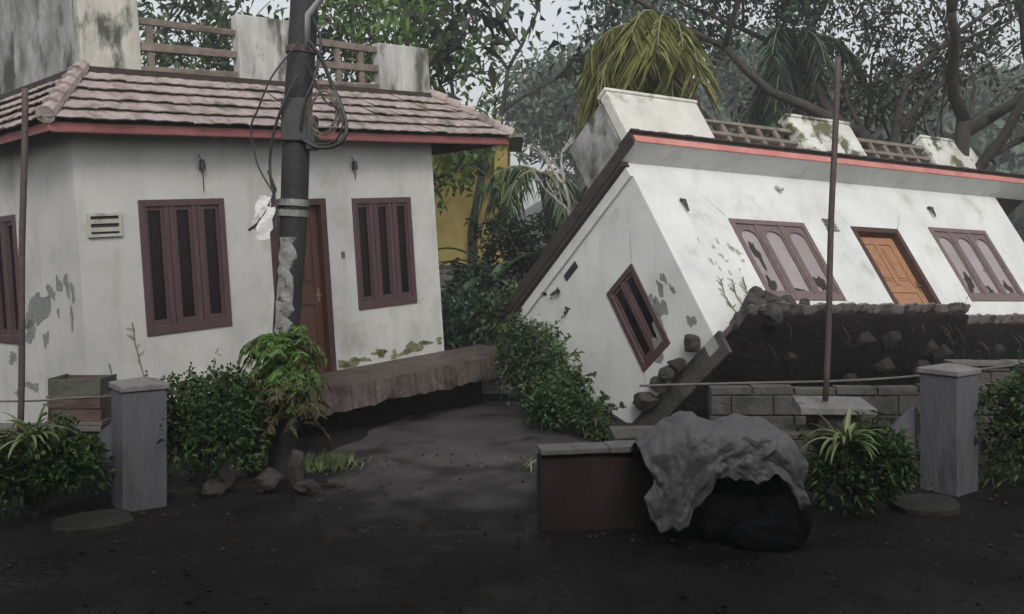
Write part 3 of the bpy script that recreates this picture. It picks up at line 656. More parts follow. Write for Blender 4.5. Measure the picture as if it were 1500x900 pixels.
# coil of netting-like thin wire beside pole
g = MB(); rg = random.Random(5)
for k in range(16):
    cx, cy = W(474, 165, 8.92).x, W(474, 165, 8.92).z; ra = rg.uniform(.10, .17); rb = rg.uniform(.14, .24); ph = rg.uniform(0, 6)
    g.tube([(cx+ra*math.cos(t+ph)+rg.uniform(-.01, .01), 8.92+.03*math.sin(3*t+k), cy+rb*math.sin(t+ph)) for t in np.linspace(0, 5.2, 22)], .0035, 4)
tag(g.build('wire_coil', M['rail'], None, W(474, 165, 8.92)), 'tangled coil of thin wire hanging right of the pole', 'wire coil')
g = MB(); rg = random.Random(12); nn = 9
for s__ in range(2):
    x0 = -2.36+.04*s__; z0 = 2.66-.10*s__; y0 = 8.88-.03*s__
    k0 = len(g.v)
    for i in range(nn):
        for j in range(4): g.v.append((x0+j*.045+.012*math.sin(i*1.9+s__*2+j)-.008*i, y0+.012*math.sin(i*.9+j), z0-i*.038+.012*math.sin(j*2.1+i)))
    for i in range(nn-1):
        for j in range(3): a = k0+i*4+j; g.f.append((a, a+1, a+5, a+4))
tag(g.build('torn_notice', M['paper'], None, (-2.3, 8.88, 2.4)), 'torn white sheet fluttering on the left side of the pole', 'notice')
g = MB(); g.tube([(-2.44, 8.85, 2.34), (-2.36, 8.86, 2.40), (-2.28, 8.87, 2.52), (-2.2, 8.9, 2.72), (-2.27, 8.9, 2.9)], .014, 6)
tag(g.build('cable', M['black'], None, (-2.44, 8.85, 2.34)), 'short cable end sticking out under the torn white sheet', 'cable', 'cables hung on the utility pole')

# ------------------------------------------------------------------ gate pillars, rods, walls, slabs
def pillar(x, y, top, label, ang=R(37), a=.36):
    P_ = thing('gate_pillar', (x, y, 0), label, 'pillar', 'slate blue gate pillars'); P_.rotation_euler = (0, 0, ang-R(90)+R(0))
    m1 = MB(); h = a/2; m1.box(-h, h, -h, h, -.1, top-.06); m1.build('shaft', M['pillar'], P_, bevel=.012)
    m1 = MB(); k = h+.018
    m1.add([(-k, -k, top-.058), (k, -k, top-.058), (k, k, top-.058), (-k, k, top-.058), (-k, -k, top-.01), (k, -k, top-.01), (k, k, top-.01), (-k, k, top-.01), (0, 0, top+.035)],
           [(3, 2, 1, 0), (0, 1, 5, 4), (1, 2, 6, 5), (2, 3, 7, 6), (3, 0, 4, 7), (4, 5, 8), (5, 6, 8), (6, 7, 8), (7, 4, 8)])
    m1.build('cap', M['cap'], P_, bevel=.008)
    return P_
pillar(-3.16, 8.1, 1.05, 'slate blue square pillar in front of the upright house, beside the dense hedge')
pillar(3.93, 8.6, 1.11, 'slate blue square pillar in front of the collapsed house, at the far right')
def rod(p0, p1, label):
    o = MB(); o.tube([Vector(p0).lerp(Vector(p1), t)+Vector((.006*math.sin(9*t), 0, 0)) for t in np.linspace(0, 1, 14)], .028, 8)
    return tag(o.build('iron_rod', M['rust'], None, p0, smooth=True), label, 'rod', 'upright rusty iron rods')
rod((-4.22, 8.2, .55), (-4.18, 8.2, 3.55), 'upright rusty iron rod in front of the side wall of the upright house')
rod((2.82, 8.6, .8), (2.93, 8.6, 3.9), 'upright rusty iron rod rising between the left window and the door of the collapsed house')
def lowwall(x0, x1, y, h, th, label, m, name='low_wall', cop=True, rot=0, cols=.42, rows=.2, org=None):
    T = thing(name, (x0, y, 0), label, 'wall'); T.rotation_euler = (0, 0, rot); rg = random.Random(int(abs(x0)*100)); L_ = x1-x0
    g = MB(); z = -.1; r_ = 0
    while z < h-.01:
        z1 = min(h, z+rows); x = -(cols/2)*(r_ % 2)
        while x < L_:
            a, b_ = max(0, x), min(L_, x+cols-.014)
            if b_-a > .03: g.box(a, b_, 0+rg.uniform(-.014, .014), th, z, z1-.012+(rg.uniform(-.06, .01) if z1 >= h-.01 and not cop else 0), .004)
            x += cols
        z = z1; r_ += 1
    g.box(.01, L_-.01, .024, th-.018, -.1, h-.08); g.build('blockwork', m, T, bevel=.008)
    if cop:
        g = MB(); nseg = int(L_/.3)+1
        for i in range(nseg): a, b_ = L_*i/nseg, L_*(i+1)/nseg; g.box(a, b_+.0, -.03+rg.uniform(-.006, .006), th+.03, h+.001, h+.05+rg.uniform(-.006, .006))
        g.build('coping', M['coping'], T, bevel=.008)
    return T
lowwall(.22, 2.1, 7.3, .60, .16, 'damp brown low wall at the yard edge, running left of the grey sheet', M['brownwall'], rot=R(9), cols=2.5, rows=1)
lowwall(2.0, 4.9, 9.6, .80, .15, 'grey cement block wall behind the spiky plant, under the collapsed house', M['block'], cop=False)
lowwall(4.55, 7.5, 9.9, .95, .15, 'mossy cement block wall behind the hedge at the far right', M['block'])
lowwall(-5.3, -3.75, 8.75, .50, .15, 'dark low wall under the side of the upright house, behind the spiky plant', M['brownwall'])
lowwall(.9, 3.2, 8.4, .55, .5, 'broad mossy cement ledge behind the grey sheet', M['block'], cols=.9, rows=.6, cop=False)
T = thing('block_post', (2.95, 8.75, 0), 'short cement block post carrying the iron rod before the collapsed house', 'post')
g = MB(); g.box(2.72, 3.12, 8.5, 8.85, -.1, .70); g.build('shaft', M['brownwall'], T, (2.95, 8.75, 0), bevel=.01)
g = MB(); g.add([(2.55, 8.45, .701), (3.22, 8.42, .701), (3.25, 8.92, .701), (2.62, 8.95, .701), (2.55, 8.45, .77), (3.22, 8.42, .76), (3.25, 8.92, .79), (2.62, 8.95, .80)], [(3, 2, 1, 0), (4, 5, 6, 7), (0, 1, 5, 4), (1, 2, 6, 5), (2, 3, 7, 6), (3, 0, 4, 7)])
g.build('cap', M['cap'], T, (2.95, 8.75, 0), bevel=.01)
def sidestay(x, y, label, flip=1):
    g = MB(); g.add([(x-.45, y+.12, .35), (x-.02, y+.12, .74), (x-.02, y+.12, .30), (x-.25, y+.12, .12)], [(0, 1, 2, 3)])
    g.add([(x-.45, y+.20, .35), (x-.02, y+.20, .74), (x-.02, y+.20, .30), (x-.25, y+.20, .12)], [(3, 2, 1, 0)])
    g.f += [(0, 4, 5, 1), (1, 5, 6, 2), (2, 6, 7, 3), (3, 7, 4, 0)]
    return tag(g.build('leaning_slab', M['pillar'], None, (x-.2, y+.15, .3)), label, 'slab', 'slanting slabs beside the pillars')
sidestay(-3.36, 8.1, 'slanting slate blue slab between the crate and the left pillar'); sidestay(3.72, 8.6, 'slanting slate blue slab between the spiky plant and the right pillar')
def flagstone(x, y, a, b_, rz, label):
    g = MB(); rg = random.Random(int(x*10+99)); n = 14
    pts = [((a*(.9+rg.uniform(-.1, .1)))*math.copysign(abs(math.cos(t))**.7, math.cos(t)), (b_*(.9+rg.uniform(-.1, .1)))*math.copysign(abs(math.sin(t))**.7, math.sin(t))) for t in np.linspace(0, 2*math.pi, n, endpoint=False)]
    g.add([(p, q, 0) for p, q in pts]+[(p, q, .07) for p, q in pts], [tuple(range(n))[::-1], tuple(range(n, 2*n))]+[(i, (i+1) % n, n+(i+1) % n, n+i) for i in range(n)])
    o = g.build('flagstone', M['flag'], None, (0, 0, 0), bevel=.01); o.location = (x, y, hgt(x, y)-.01); o.rotation_euler = (R(2), R(-2), rz)
    return tag(o, label, 'paving slab', 'flat stones at the pillar feet')
M['flag'] = mat('wet_flagstone', (.016, .015, .0135), (.034, .032, .029), 4, .7, .6, 20, spec=.3)
flagstone(-3.28, 7.5, .33, .24, .3, 'flat wet slab on the mud below the left pillar'); flagstone(3.45, 8.0, .33, .24, .2, 'flat wet slab on the mud left of the right pillar')

# crate
cx, cy = -4.0, 8.75
CR = thing('wooden_crate', (cx, cy, .52), 'old reddish wooden crate standing on the low wall left of the pillar', 'crate')
for k, (z0, z1, mm) in enumerate(((.60, .70, 'crate'), (.712, .80, 'crate'), (.83, .98, 'crategreen'))):
    g = MB(); g.box(cx-.24, cx+.24, cy-.02, cy, z0, z1, .006); g.build('board', M[mm], CR, (cx, cy, .52))
    for sx in (-.24, .22): 
        g = MB(); g.box(cx+sx, cx+sx+.02, cy+.001, cy+.34, z0, z1, .004); g.build('board', M[mm], CR, (cx, cy, .52))
g = MB(); g.box(cx-.22, cx+.22, cy+.32, cy+.34, .6, .97); g.build('back_board', M['crate'], CR, (cx, cy, .52))
g = MB(); g.box(cx-.26, cx+.26, cy-.035, cy+.35, .56, .595); g.box(cx-.25, cx+.25, cy-.03, cy-.021, .805, .826); g.build('rim', M['coping'], CR, (cx, cy, .52))
for sx in (-.23, .19):
    g = MB(); g.box(cx+sx, cx+sx+.04, cy+.002, cy+.04, .58, .99); g.build('corner_post', M['crate'], CR, (cx, cy, .52))

# ------------------------------------------------------------------ tarpaulin over a dark heap
def heap_h(x, y):      # pile of sacks
    h = 0
    for (cx_, cy_, a, b_, hh) in ((2.45, 7.1, .62, .5, .88), (2.0, 7.35, .5, .45, .82), (1.5, 7.5, .42, .35, .80)):
        q = ((x-cx_)/a)**2+((y-cy_)/b_)**2
        if q < 1: h = max(h, hh*(1-q**2.2)**.5)
    return h
HP = thing('sack_heap', (1.7, 7.2, 0), 'dark heap of wet sacks under the grey plastic sheet', 'sack heap')
for i, (x, y, z, a, b_, c) in enumerate([(1.32, 7.35, .18, .26, .3, .2), (1.62, 7.22, .18, .30, .28, .2), (2.0, 7.2, .2, .24, .3, .2), (1.45, 7.38, .46, .28, .26, .17), (1.88, 7.3, .46, .27, .26, .17), (1.85, 7.02, .10, .27, .2, .13)]):
    import bmesh
    bm = bmesh.new(); bmesh.ops.create_icosphere(bm, subdivisions=4, radius=1)
    for v in bm.verts:
        p = v.co; s__ = Vector([math.copysign(abs(t)**.75, t) for t in p]); n_ = .16*mnoise.noise(p*2.6+Vector((i*9, 0, 0)))+.06*mnoise.noise(p*7)+.03*mnoise.noise(p*17)
        s__ *= 1+n_; v.co = Vector((x-1.7+s__.x*a, y-7.2+s__.y*b_, z+s__.z*c))
    me = bpy.data.meshes.new('sack'); bm.to_mesh(me); bm.free(); me.polygons.foreach_set('use_smooth', [True]*len(me.polygons))
    link(me, 'sack', M['sack'], HP, None)
def tarp():
    # drape a sheet: rows run from the back, over the top, down the front with an uneven hem
    U_, V_n = 110, 90; g = MB()
    x0, x1 = .92, 2.13
    for i in range(U_+1):
        t = i/U_; x = x0+(x1-x0)*t
        top_ = float(np.interp(x, [.90, 1.0, 1.15, 1.30, 1.5, 1.7, 1.95, 2.05, 2.15], [.70, .80, .90, .97, .90, .92, .86, .80, .66]))
        hem = float(np.interp(x, [.90, .98, 1.10, 1.28, 1.38, 1.48, 1.60, 1.74, 1.9, 2.0, 2.06, 2.15], [.46, .24, .15, .20, .36, .52, .55, .50, .56, .48, .30, .36]))
        hem += .014*math.sin(t*41)+.010*math.sin(t*97)
        fall = max(.05, top_-hem); back = .45
        for j in range(V_n+1):
            q = j/V_n
            if q < .4:                       # top, back to front
                k = q/.4; y = 7.66-.62*k; z = top_-.22*(1-k)**2+.02*math.sin(x*9+k*5)
                y += .0
            else:
                k = (q-.4)/.6; y = 7.04-.10*math.sin(min(1, k*3)*math.pi/2)-.05*k; z = top_-.02-fall*k**1.15
            fold = .009*math.sin(x*26+3*math.sin(q*4)+q*3)+.006*math.sin(x*60+q*6)
            cr_ = mnoise.voronoi(Vector((x*5+q, q*4+x, 2.)))[0]; cq_ = mnoise.voronoi(Vector((x*12+q*2, q*10, 5.)))[0]
            e = (cr_[1]-cr_[0])*-.045+(cq_[1]-cq_[0])*-.022+mnoise.noise(Vector((x*5, q*5, 0)))*.03+abs(mnoise.noise(Vector((x*6, q*5, 4))))*.05
            if q >= .4: y -= (fold+e)*(.4+.8*(q-.4)/.6); x_ = x+.02*math.sin(q*14+x*3)
            else: z += (fold*.35+e*.9); x_ = x
            if t < .25 and q > .4: x_ += (.25-t)*.35*math.sin((q-.4)/.6*2.6)
            g.v.append((x_, y, z))
    for i in range(U_):
        for j in range(V_n): a = i*(V_n+1)+j; g.f.append((a, a+V_n+1, a+V_n+2, a+1))
    return g
o = tarp().build('plastic_sheet', M['tarp'], None, (1.5, 7.1, .7), smooth=True)
so = o.modifiers.new('thick', 'SOLIDIFY'); so.thickness = .006
tag(o, 'crumpled grey plastic sheet draped over the sack heap and the low wall end', 'plastic sheet')

# thin cable across the hollow
g = MB(); g.tube(spline([(1.2, 9.0, .88), (2.0, 9.0, .90), (3.2, 9.0, .93), (4.1, 9.0, 1.0), (5.2, 9.0, 1.14), (6.3, 9.0, 1.35)]), .012, 6)
tag(g.build('cable', M['coping'], None, (2.0, 9, .9), smooth=True), 'pale thin cable strung low across the hollow to the right pillar', 'cable')
g = MB(); g.tube(spline([(-5.4, 8.6, .80), (-4.4, 8.6, .80), (-3.9, 8.6, .83), (-3.4, 8.55, .86)]), .009, 6)
tag(g.build('cable', M['coping'], None, (-4.4, 8.6, .78), smooth=True), 'pale thin cable strung low past the wooden crate', 'cable')
# ------------------------------------------------------------------ plants
def stem_bunch(T, org, n, h, r_, rng, m=None):
    g = MB()
    for _ in range(n):
        a = rng.uniform(0, 6.28); q = r_*rng.uniform(.2, 1)
        g.tube([org+Vector((0, 0, -.02)), org+Vector((math.cos(a)*q*.5, math.sin(a)*q*.5, h*.5)), org+Vector((math.cos(a)*q, math.sin(a)*q, h))], [.014, .009, .004], 5)
    return g
def shrub(x, y, rx, ry, h, n, lf, label, seed, group=None, m='leafshrub', z=0, name='shrub', lumps=13, aspect=.55):
    rng = np.random.default_rng(seed); org = Vector((x, y, z)); T = thing(name, org, label, 'shrub', group)
    sh = stem_bunch(T, org, 14, h*.75, min(rx, ry)*.9, rng)
    C_ = []; D_ = []
    cs = [(rng.uniform(-.55, .55)*rx, rng.uniform(-.55, .55)*ry, h*rng.uniform(.30, .70), rng.uniform(.26, .52)) for _ in range(lumps)]
    for k in range(n):
        c = cs[rng.integers(lumps)]; d = rng.normal(size=3); d /= np.linalg.norm(d)
        if d[2] < -.5: d[2] *= -1
        q = rng.uniform(.75, 1.08)**1.0
        p = np.array([c[0]+d[0]*rx*c[3]*q*1.1, c[1]+d[1]*ry*c[3]*q*1.1, max(.02, c[2]+d[2]*h*c[3]*q*.85)])
        C_.append(p); D_.append(d+rng.normal(size=3)*.6+np.array([0, 0, .25]))
    for _ in range(int(26+n/300)):
        c = cs[rng.integers(lumps)]; d = rng.normal(size=3); d[2] = abs(d[2])+.5; d /= np.linalg.norm(d)
        p = np.array([c[0]+d[0]*rx*c[3], c[1]+d[1]*ry*c[3], c[2]+d[2]*h*c[3]*.8]); L_ = rng.uniform(.08, .22)*(lf/.055)**.5; pts = []
        for k in range(6):
            pts.append(org+Vector(p)); p = p+d*L_/5+rng.normal(size=3)*.008
            for _q in range(3): C_.append(p.copy()); D_.append(d*.6+rng.normal(size=3)*.7)
        sh.tube(pts, .003, 4)
    sh.build('stem', M['bark'], T, org)
    leaves('foliage', np.array(C_)+np.array(org), np.array(D_), lf, lf*aspect, M[m], rng, T, org)
    return T
shrub(-2.78, 8.55, .66, .5, 1.02, 9000, .055, 'dense dark green clipped shrub between the left pillar and the utility pole', 1, 'clipped dark shrubs')
shrub(-3.86, 7.75, .50, .42, .70, 7500, .06, 'dark leafy shrub at the lower left, under the spiky plant', 2, 'clipped dark shrubs')
shrub(2.82, 7.75, .44, .38, .68, 7000, .055, 'dark leafy shrub right of the grey sheet, under the spiky plant', 3, 'clipped dark shrubs')
shrub(4.72, 8.5, .64, .5, 1.05, 9000, .055, 'dense green clipped shrub right of the right pillar', 4, 'clipped dark shrubs')
def blade(g, base, dirv, L_, w, droop, n=9, seg_up=.0):
    d = Vector(dirv).normalized(); sd_ = d.cross(Vector((0, 0, 1)))
    if sd_.length < 1e-3: sd_ = Vector((1, 0, 0))
    sd_.normalize(); p = Vector(base); k0 = len(g.v); st = L_/n
    for i in range(n+1):
        t = i/n; ww = w*(.55+.9*t)*(1-t)**.6 if t > .05 else w*.5
        if i == n: ww = .001
        nrm = sd_.cross(d).normalized()
        g.v += [tuple(p-sd_*ww/2+nrm*ww*.15), tuple(p), tuple(p+sd_*ww/2+nrm*ww*.15)]
        d = (d+Vector((0, 0, -droop/n*(1+1.5*t)))).normalized(); p = p+d*st
    for i in range(n):
        a = k0+i*3; g.f += [(a, a+1, a+4, a+3), (a+1, a+2, a+5, a+4)]
def spiky(x, y, z, L_, n, label, seed, m='strap', group=None, w=.045, name='spiky_plant', droop=1.1):
    rg = random.Random(seed); org = Vector((x, y, z)); g = MB()
    for i in range(n):
        a = rg.uniform(0, 6.283); e = rg.uniform(.5, 2.2); blade(g, org+Vector((rg.uniform(-.03, .03), rg.uniform(-.03, .03), 0)), (math.cos(a), math.sin(a), e), L_*rg.uniform(.65, 1.1), w*rg.uniform(.7, 1.2), droop*rg.uniform(.5, 1.4))
    T = thing(name, org, label, 'plant', group); g.build('leaves', M[m], T, org)
    g = MB(); g.tube([org-Vector((0, -.1, .3)), org+Vector((0, 0, .03))], [.02, .03], 8); g.build('stem', M['bark'], T, org); return T
spiky(-3.84, 7.62, .62, .42, 46, 'spiky pale strap-leaved plant rising over the shrub at the lower left', 11, group='spiky strap-leaved plants')
spiky(2.66, 7.62, .60, .42, 46, 'spiky pale strap-leaved plant rising over the shrub right of the grey sheet', 12, group='spiky strap-leaved plants')
# fern clump growing on the pole
def fern(org, n, L_, label, seed, m='fern', name='fern'):
    rng = np.random.default_rng(seed); org = Vector(org); T = thing(name, org, label, 'fern'); C_ = []; D_ = []; g = MB(); C2 = []; D2 = []
    for i in range(n):
        a = rng.uniform(0, 6.283); el_ = rng.uniform(-.2, 1.5); d = Vector((math.cos(a), math.sin(a)*.7, el_)).normalized()
        p = org+Vector((rng.uniform(-.14, .14), -.12+rng.uniform(-.08, .08), rng.uniform(-.28, .18))); ln = L_*rng.uniform(.6, 1.15); pts = [p.copy()]; k = 14
        for j in range(k):
            d = (d+Vector((0, 0, -.17))).normalized(); p = p+d*ln/k; pts.append(p.copy())
            sd_ = d.cross(Vector((0, 0, 1))); sd_ = sd_.normalized() if sd_.length > 1e-3 else Vector((1, 0, 0))
            for s__ in (-1, 1):
                tgt = (C2, D2) if (rng.random() < .18 and d.z < -.3) else (C_, D_)
                tgt[0].append(tuple(p)); tgt[1].append(tuple(sd_*s__+d*.5+Vector((0, 0, -.1))))
        g.tube(pts, .003, 4)
    g.build('stem', M['moss'], T, org)
    leaves('fronds', np.array(C_), np.array(D_), .075, .026, M[m], rng, T, org, .1, .2)
    leaves('withered_fronds', np.array(C2), np.array(D2), .08, .026, M['dryfern'], rng, T, org, .1, .5)
fern((-2.13, 8.98, 1.20), 120, .36, 'bright green fern clump growing on the utility pole', 5)
fern((-2.03, 8.9, .82), 28, .34, 'browner hanging ferns below the bright clump on the pole, right side', 6, 'dryfern')

# ------------------------------------------------------------------ trees
def tree(base, h, label, seed, m='leaf', bark='bark', spread=1, r0=.14, lf=.16, dens=26, lean=(0, 0), group=None, levels=4, first=.35, name='tree', trunks=1, sig=.28, extra=None, cat='tree'):
    rg = random.Random(seed); rng = np.random.default_rng(seed); base = Vector(base); T = thing(name, base, label, cat, group)
    tips = []; wood = MB(); limbs = MB()
    def grow(p, d, L_, r_, lev, mb_):
        pts = [p.copy()]; n = 5; q = p.copy()
        for i in range(n):
            d = (d+Vector((rg.gauss(0, .13), rg.gauss(0, .13), rg.gauss(.03, .08)))).normalized(); q = q+d*L_/n; pts.append(q.copy())
            if lev <= 1: tips.append((q.copy(), d.copy()))
        mb_.tube(pts, list(np.linspace(r_, r_*.62, n+1)), 7 if lev > 1 else 4)
        if lev == 0: return
        nc = rg.choice((2, 3, 3)) if lev > 1 else 3
        for c in range(nc):
            a = rg.uniform(0, 6.283); k = rg.uniform(.45, 1.0)*spread
            side = Vector((math.cos(a), math.sin(a), rg.uniform(-.15, .35)))
            src = pts[-1] if c == 0 else pts[rg.randint(2, n)]
            grow(src, (d+side*k).normalized(), L_*rg.uniform(.6, .85), r_*.58, lev-1, limbs)
    for k in range(trunks):
        off = Vector(((k-(trunks-1)/2)*.45, rg.uniform(-.2, .2), 0)); off.z = -.2
        grow(base+off, Vector((lean[0]+(k-(trunks-1)/2)*.3, lean[1], 1)).normalized(), h*first, r0, levels, wood)
    if extra:
        for (p, d, L_, r_, lev) in extra: grow(Vector(p), Vector(d).normalized(), L_, r_, lev, limbs)
    wood.build('trunk', M[bark], T, base, smooth=True); limbs.build('branches', M[bark], T, base, smooth=True)
    P_ = np.array([t[0] for t in tips]); Dn = np.array([t[1] for t in tips]); idx = rng.integers(len(P_), size=len(P_)*dens)
    C_ = P_[idx]+rng.normal(size=(len(idx), 3))*sig; D_ = Dn[idx]*.4+rnd_unit(rng, len(idx))*.9+np.array([0, 0, -.25])
    leaves('crown', C_, D_, lf, lf*.5, M[m], rng, T, base)
    return T
GB = 'trees behind the two houses'
tree((-6.2, 20, .6), 8.5, 'thin leafy tree behind the roof railing left of the pole', 3, 'leaf', dens=4, group=GB, spread=1.15, lf=.2)
tree((-4.3, 21.5, .6), 9.5, 'thin tree with small dark leaves right behind the utility pole top', 14, 'leafdark', dens=4, group=GB, spread=1.2, lf=.2)
tree((-3.1, 17.5, .6), 8.2, 'bright green leafy tree above the last parapet block of the upright house', 7, 'leafbright', dens=9, group=GB, lf=.19, spread=.7)
tree((-.9, 22, .6), 10, 'sparse large-leaved tree against white sky between the two houses', 18, 'leafdark', dens=2, group=GB, lf=.34, spread=1.2)
tree((4.9, 21, 1.2), 9.5, 'dense deep green tree behind the railing of the collapsed house', 21, 'leafteal', dens=20, group=GB, lf=.17, r0=.09, spread=1.0, sig=.38)
tree((7.3, 24, 1.5), 10.5, 'tall dark leafy tree behind the middle of the collapsed house roof', 23, 'leafdark', r0=.08, dens=5, group=GB, lf=.18, spread=1.1, sig=.4)
tree((7.9, 18, .9), 9.5, 'black-trunked forked tree behind the right end of the collapsed house', 33, 'leafdark', dens=6, group=GB, lf=.17, spread=1.25, r0=.20, trunks=2, first=.42,
     extra=[((8.0, 18, 4.0), (1.3, 0, .75), 2.6, .13, 2)])
tree((10.6, 22, 1.2), 9.5, 'small-leaved dark tree at the far right top corner', 37, 'leafdark', r0=.09, dens=4, group=GB, lf=.17, spread=1.3)
# tall misty trees on the slope
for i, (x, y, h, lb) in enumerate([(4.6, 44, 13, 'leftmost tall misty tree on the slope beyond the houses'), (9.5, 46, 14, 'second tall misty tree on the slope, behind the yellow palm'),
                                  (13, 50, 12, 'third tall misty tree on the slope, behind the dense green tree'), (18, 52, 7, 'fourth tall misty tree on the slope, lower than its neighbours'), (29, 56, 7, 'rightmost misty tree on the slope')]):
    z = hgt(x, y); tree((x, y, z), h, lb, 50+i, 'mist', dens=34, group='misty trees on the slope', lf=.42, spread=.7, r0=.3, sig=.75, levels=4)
# forest that covers the hill
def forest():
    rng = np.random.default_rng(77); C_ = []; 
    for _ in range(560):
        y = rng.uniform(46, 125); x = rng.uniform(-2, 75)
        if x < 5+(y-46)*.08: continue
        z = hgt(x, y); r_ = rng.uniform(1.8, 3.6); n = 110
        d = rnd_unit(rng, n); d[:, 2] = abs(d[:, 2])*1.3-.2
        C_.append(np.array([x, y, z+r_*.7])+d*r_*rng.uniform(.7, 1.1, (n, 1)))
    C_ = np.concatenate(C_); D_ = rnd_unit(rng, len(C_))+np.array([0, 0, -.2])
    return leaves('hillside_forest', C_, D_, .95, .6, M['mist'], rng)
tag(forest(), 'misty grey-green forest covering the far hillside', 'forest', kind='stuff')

# palms
def palm(base, crown, n, L_, label, seed, m='palmyellow', az0=0, az1=6.283, name='palm_tree', up=(.1, .9), droopk=1.0, r0=.14):
    rg = random.Random(seed); rng = np.random.default_rng(seed); base = Vector(base); crown = Vector(crown)
    T = thing(name, base, label, 'palm tree'); g = MB()
    g.tube([base.lerp(crown, t)+Vector((.15*math.sin(t*3), 0, 0)) for t in np.linspace(0, 1, 12)], list(np.linspace(r0, r0*.7, 12)), 10); g.build('trunk', M['bark'], T, base, smooth=True)
    st = MB(); C_ = []; D_ = []
    for i in range(n):
        a = az0+(az1-az0)*(i+rg.random()*.9)/n; d = Vector((math.cos(a), math.sin(a), rg.uniform(*up))).normalized(); p = crown.copy(); pts = [p.copy()]; k = 46; ln = L_*rg.uniform(.8, 1.1)
        for j in range(k):
            d = (d+Vector((0, 0, -.045*droopk))).normalized(); p = p+d*ln/k; pts.append(p.copy())
            if j < 4: continue
            sd_ = d.cross(Vector((0, 0, 1))); sd_ = sd_.normalized() if sd_.length > 1e-3 else Vector((1, 0, 0))
            for s__ in (-1, 1):
                for _ in range(1): C_.append(tuple(p+d*rg.uniform(0, .06))); D_.append(tuple(sd_*s__*.8+d*rg.uniform(.2, .9)+Vector((rg.gauss(0, .15), rg.gauss(0, .15), -.4-.7*rg.random()))))
        st.tube(pts[::3], list(np.linspace(.035, .008, len(pts[::3]))), 5)
    st.build('frond_stems', M['moss'], T, crown*0+base)
    leaves('fronds', np.array(C_), np.array(D_), L_*.26, .032, M[m], rng, T, base, .1, .35)
    return T
palm((4.6, 17.5, .5), (2.75, 17, 5.9), 26, 2.0, 'yellowing palm bending over the left end of the collapsed house', 4, up=(-.6, 1.0), droopk=1.0, az0=1.2, az1=5.0)
palm((6.2, 20, .8), (6.0, 20.5, 6.5), 9, 2.0, 'dark green palm whose fronds hang above the middle parapet block', 8, 'leafteal', droopk=1.2, up=(-.6, 1.2))
palm((.75, 19, .6), (.55, 18.6, 3.6), 8, 1.7, 'young green palm between the two houses, right of the yellow wall', 9, 'banana', droopk=1.2)
# dead branch beside the collapsed house
g = MB(); rg = random.Random(44)
def twig(p, d, L_, r_, lev):
    pts = [Vector(p)]; q = Vector(p); d = Vector(d)
    for i in range(6): d = (d+Vector((rg.gauss(0, .2), rg.gauss(0, .1), rg.gauss(0, .15)))).normalized(); q = q+d*L_/6; pts.append(q.copy())
    g.tube(pts, list(np.linspace(r_, r_*.5, 7)), 6)
    if lev:
        for k in range(3): twig(pts[rg.randint(2, 6)], d+Vector((rg.uniform(-1, 1), 0, rg.uniform(-.3, .8))), L_*.55, r_*.6, lev-1)
twig((1.0, 14.6, 2.2), (.0, 0, 1), 1.0, .05, 3); twig((1.0, 14.6, 2.2), (.05, 0, -1), 2.0, .055, 0); twig((1.05, 14.5, 3.0), (.5, 0, 1), .9, .05, 3)
tag(g.build('dead_branch', M['palebark'], None, (1.0, 14.6, .3), smooth=True), 'pale leafless branch standing left of the tilted roof corner', 'branch')

# banana and broad-leaf plants between the two houses
def broad(x, y, z, n, L_, w, label, seed, m='banana', name='banana_plant', group=None, droop=1.3):
    rg = random.Random(seed); org = Vector((x, y, z)); g = MB(); T = thing(name, org, label, 'plant', group)
    for i in range(n):
        a = rg.uniform(0, 6.283); b0 = org+Vector((0, 0, L_*rg.uniform(.3, .8)))
        blade(g, b0, (math.cos(a), math.sin(a), rg.uniform(.4, 1.6)), L_*rg.uniform(.7, 1.1), w*rg.uniform(.7, 1.1), droop*rg.uniform(.6, 1.3), 10)
    g.build('leaves', M[m], T, org); g = MB(); g.tube([org-Vector((0, 0, .1)), org+Vector((0, 0, L_*.8))], [w*.3, w*.18], 8); g.build('stem', M['moss'], T, org)
broad(-.35, 16.6, .5, 16, 1.5, .34, 'banana plant with broad pale leaves beside the roof end of the upright house', 1, group='banana plants between the houses')
broad(.35, 15.6, .3, 14, 1.1, .30, 'lower banana plant just left of the collapsed house', 2, group='banana plants between the houses')
BG = 'bushes on the bank between the houses'
for i, (x, y, z, rx, h, lb, mm) in enumerate([(-.9, 14.9, .55, .6, .9, 'dark broad-leaved bush beside the wall end of the upright house', 'leafteal'), (-.1, 14.7, .55, .6, .8, 'green bush on the bank right of the stone edge', 'leaf'),
        (.25, 13.2, .1, .55, .75, 'yellow-green weedy bush at the corner of the paved yard', 'leafbright'), (.55, 12.1, .0, .42, .55, 'low dark bush at the foot of the tilted side wall', 'leafshrub'),
        (.92, 11.0, .0, .28, .36, 'small leafy bush in front of the tilted side wall foot', 'leaf'), (-.5, 16.5, .9, .9, .8, 'large leafy bush below the yellow wall', 'leafteal'), (.7, 14.3, .2, .5, 1.3, 'upright dark bush behind the tilted side wall', 'leafdark'), (.16, 12.4, .0, .42, 1.35, 'tallest leafy bush, against the sunken back end of the tilted side wall', 'leaf'), (.50, 11.3, .0, .32, .5, 'low green bush left of the grey-coped low wall end, before the tilted wall', 'leafshrub'), (.15,17.2,.9,.9,1.9,'tall dark bush filling the gap between the houses','leafdark')]):
    shrub(x, y, rx, .45, h, 2600, .11 if y > 14 else .075, lb, 300+i, BG, mm, z)
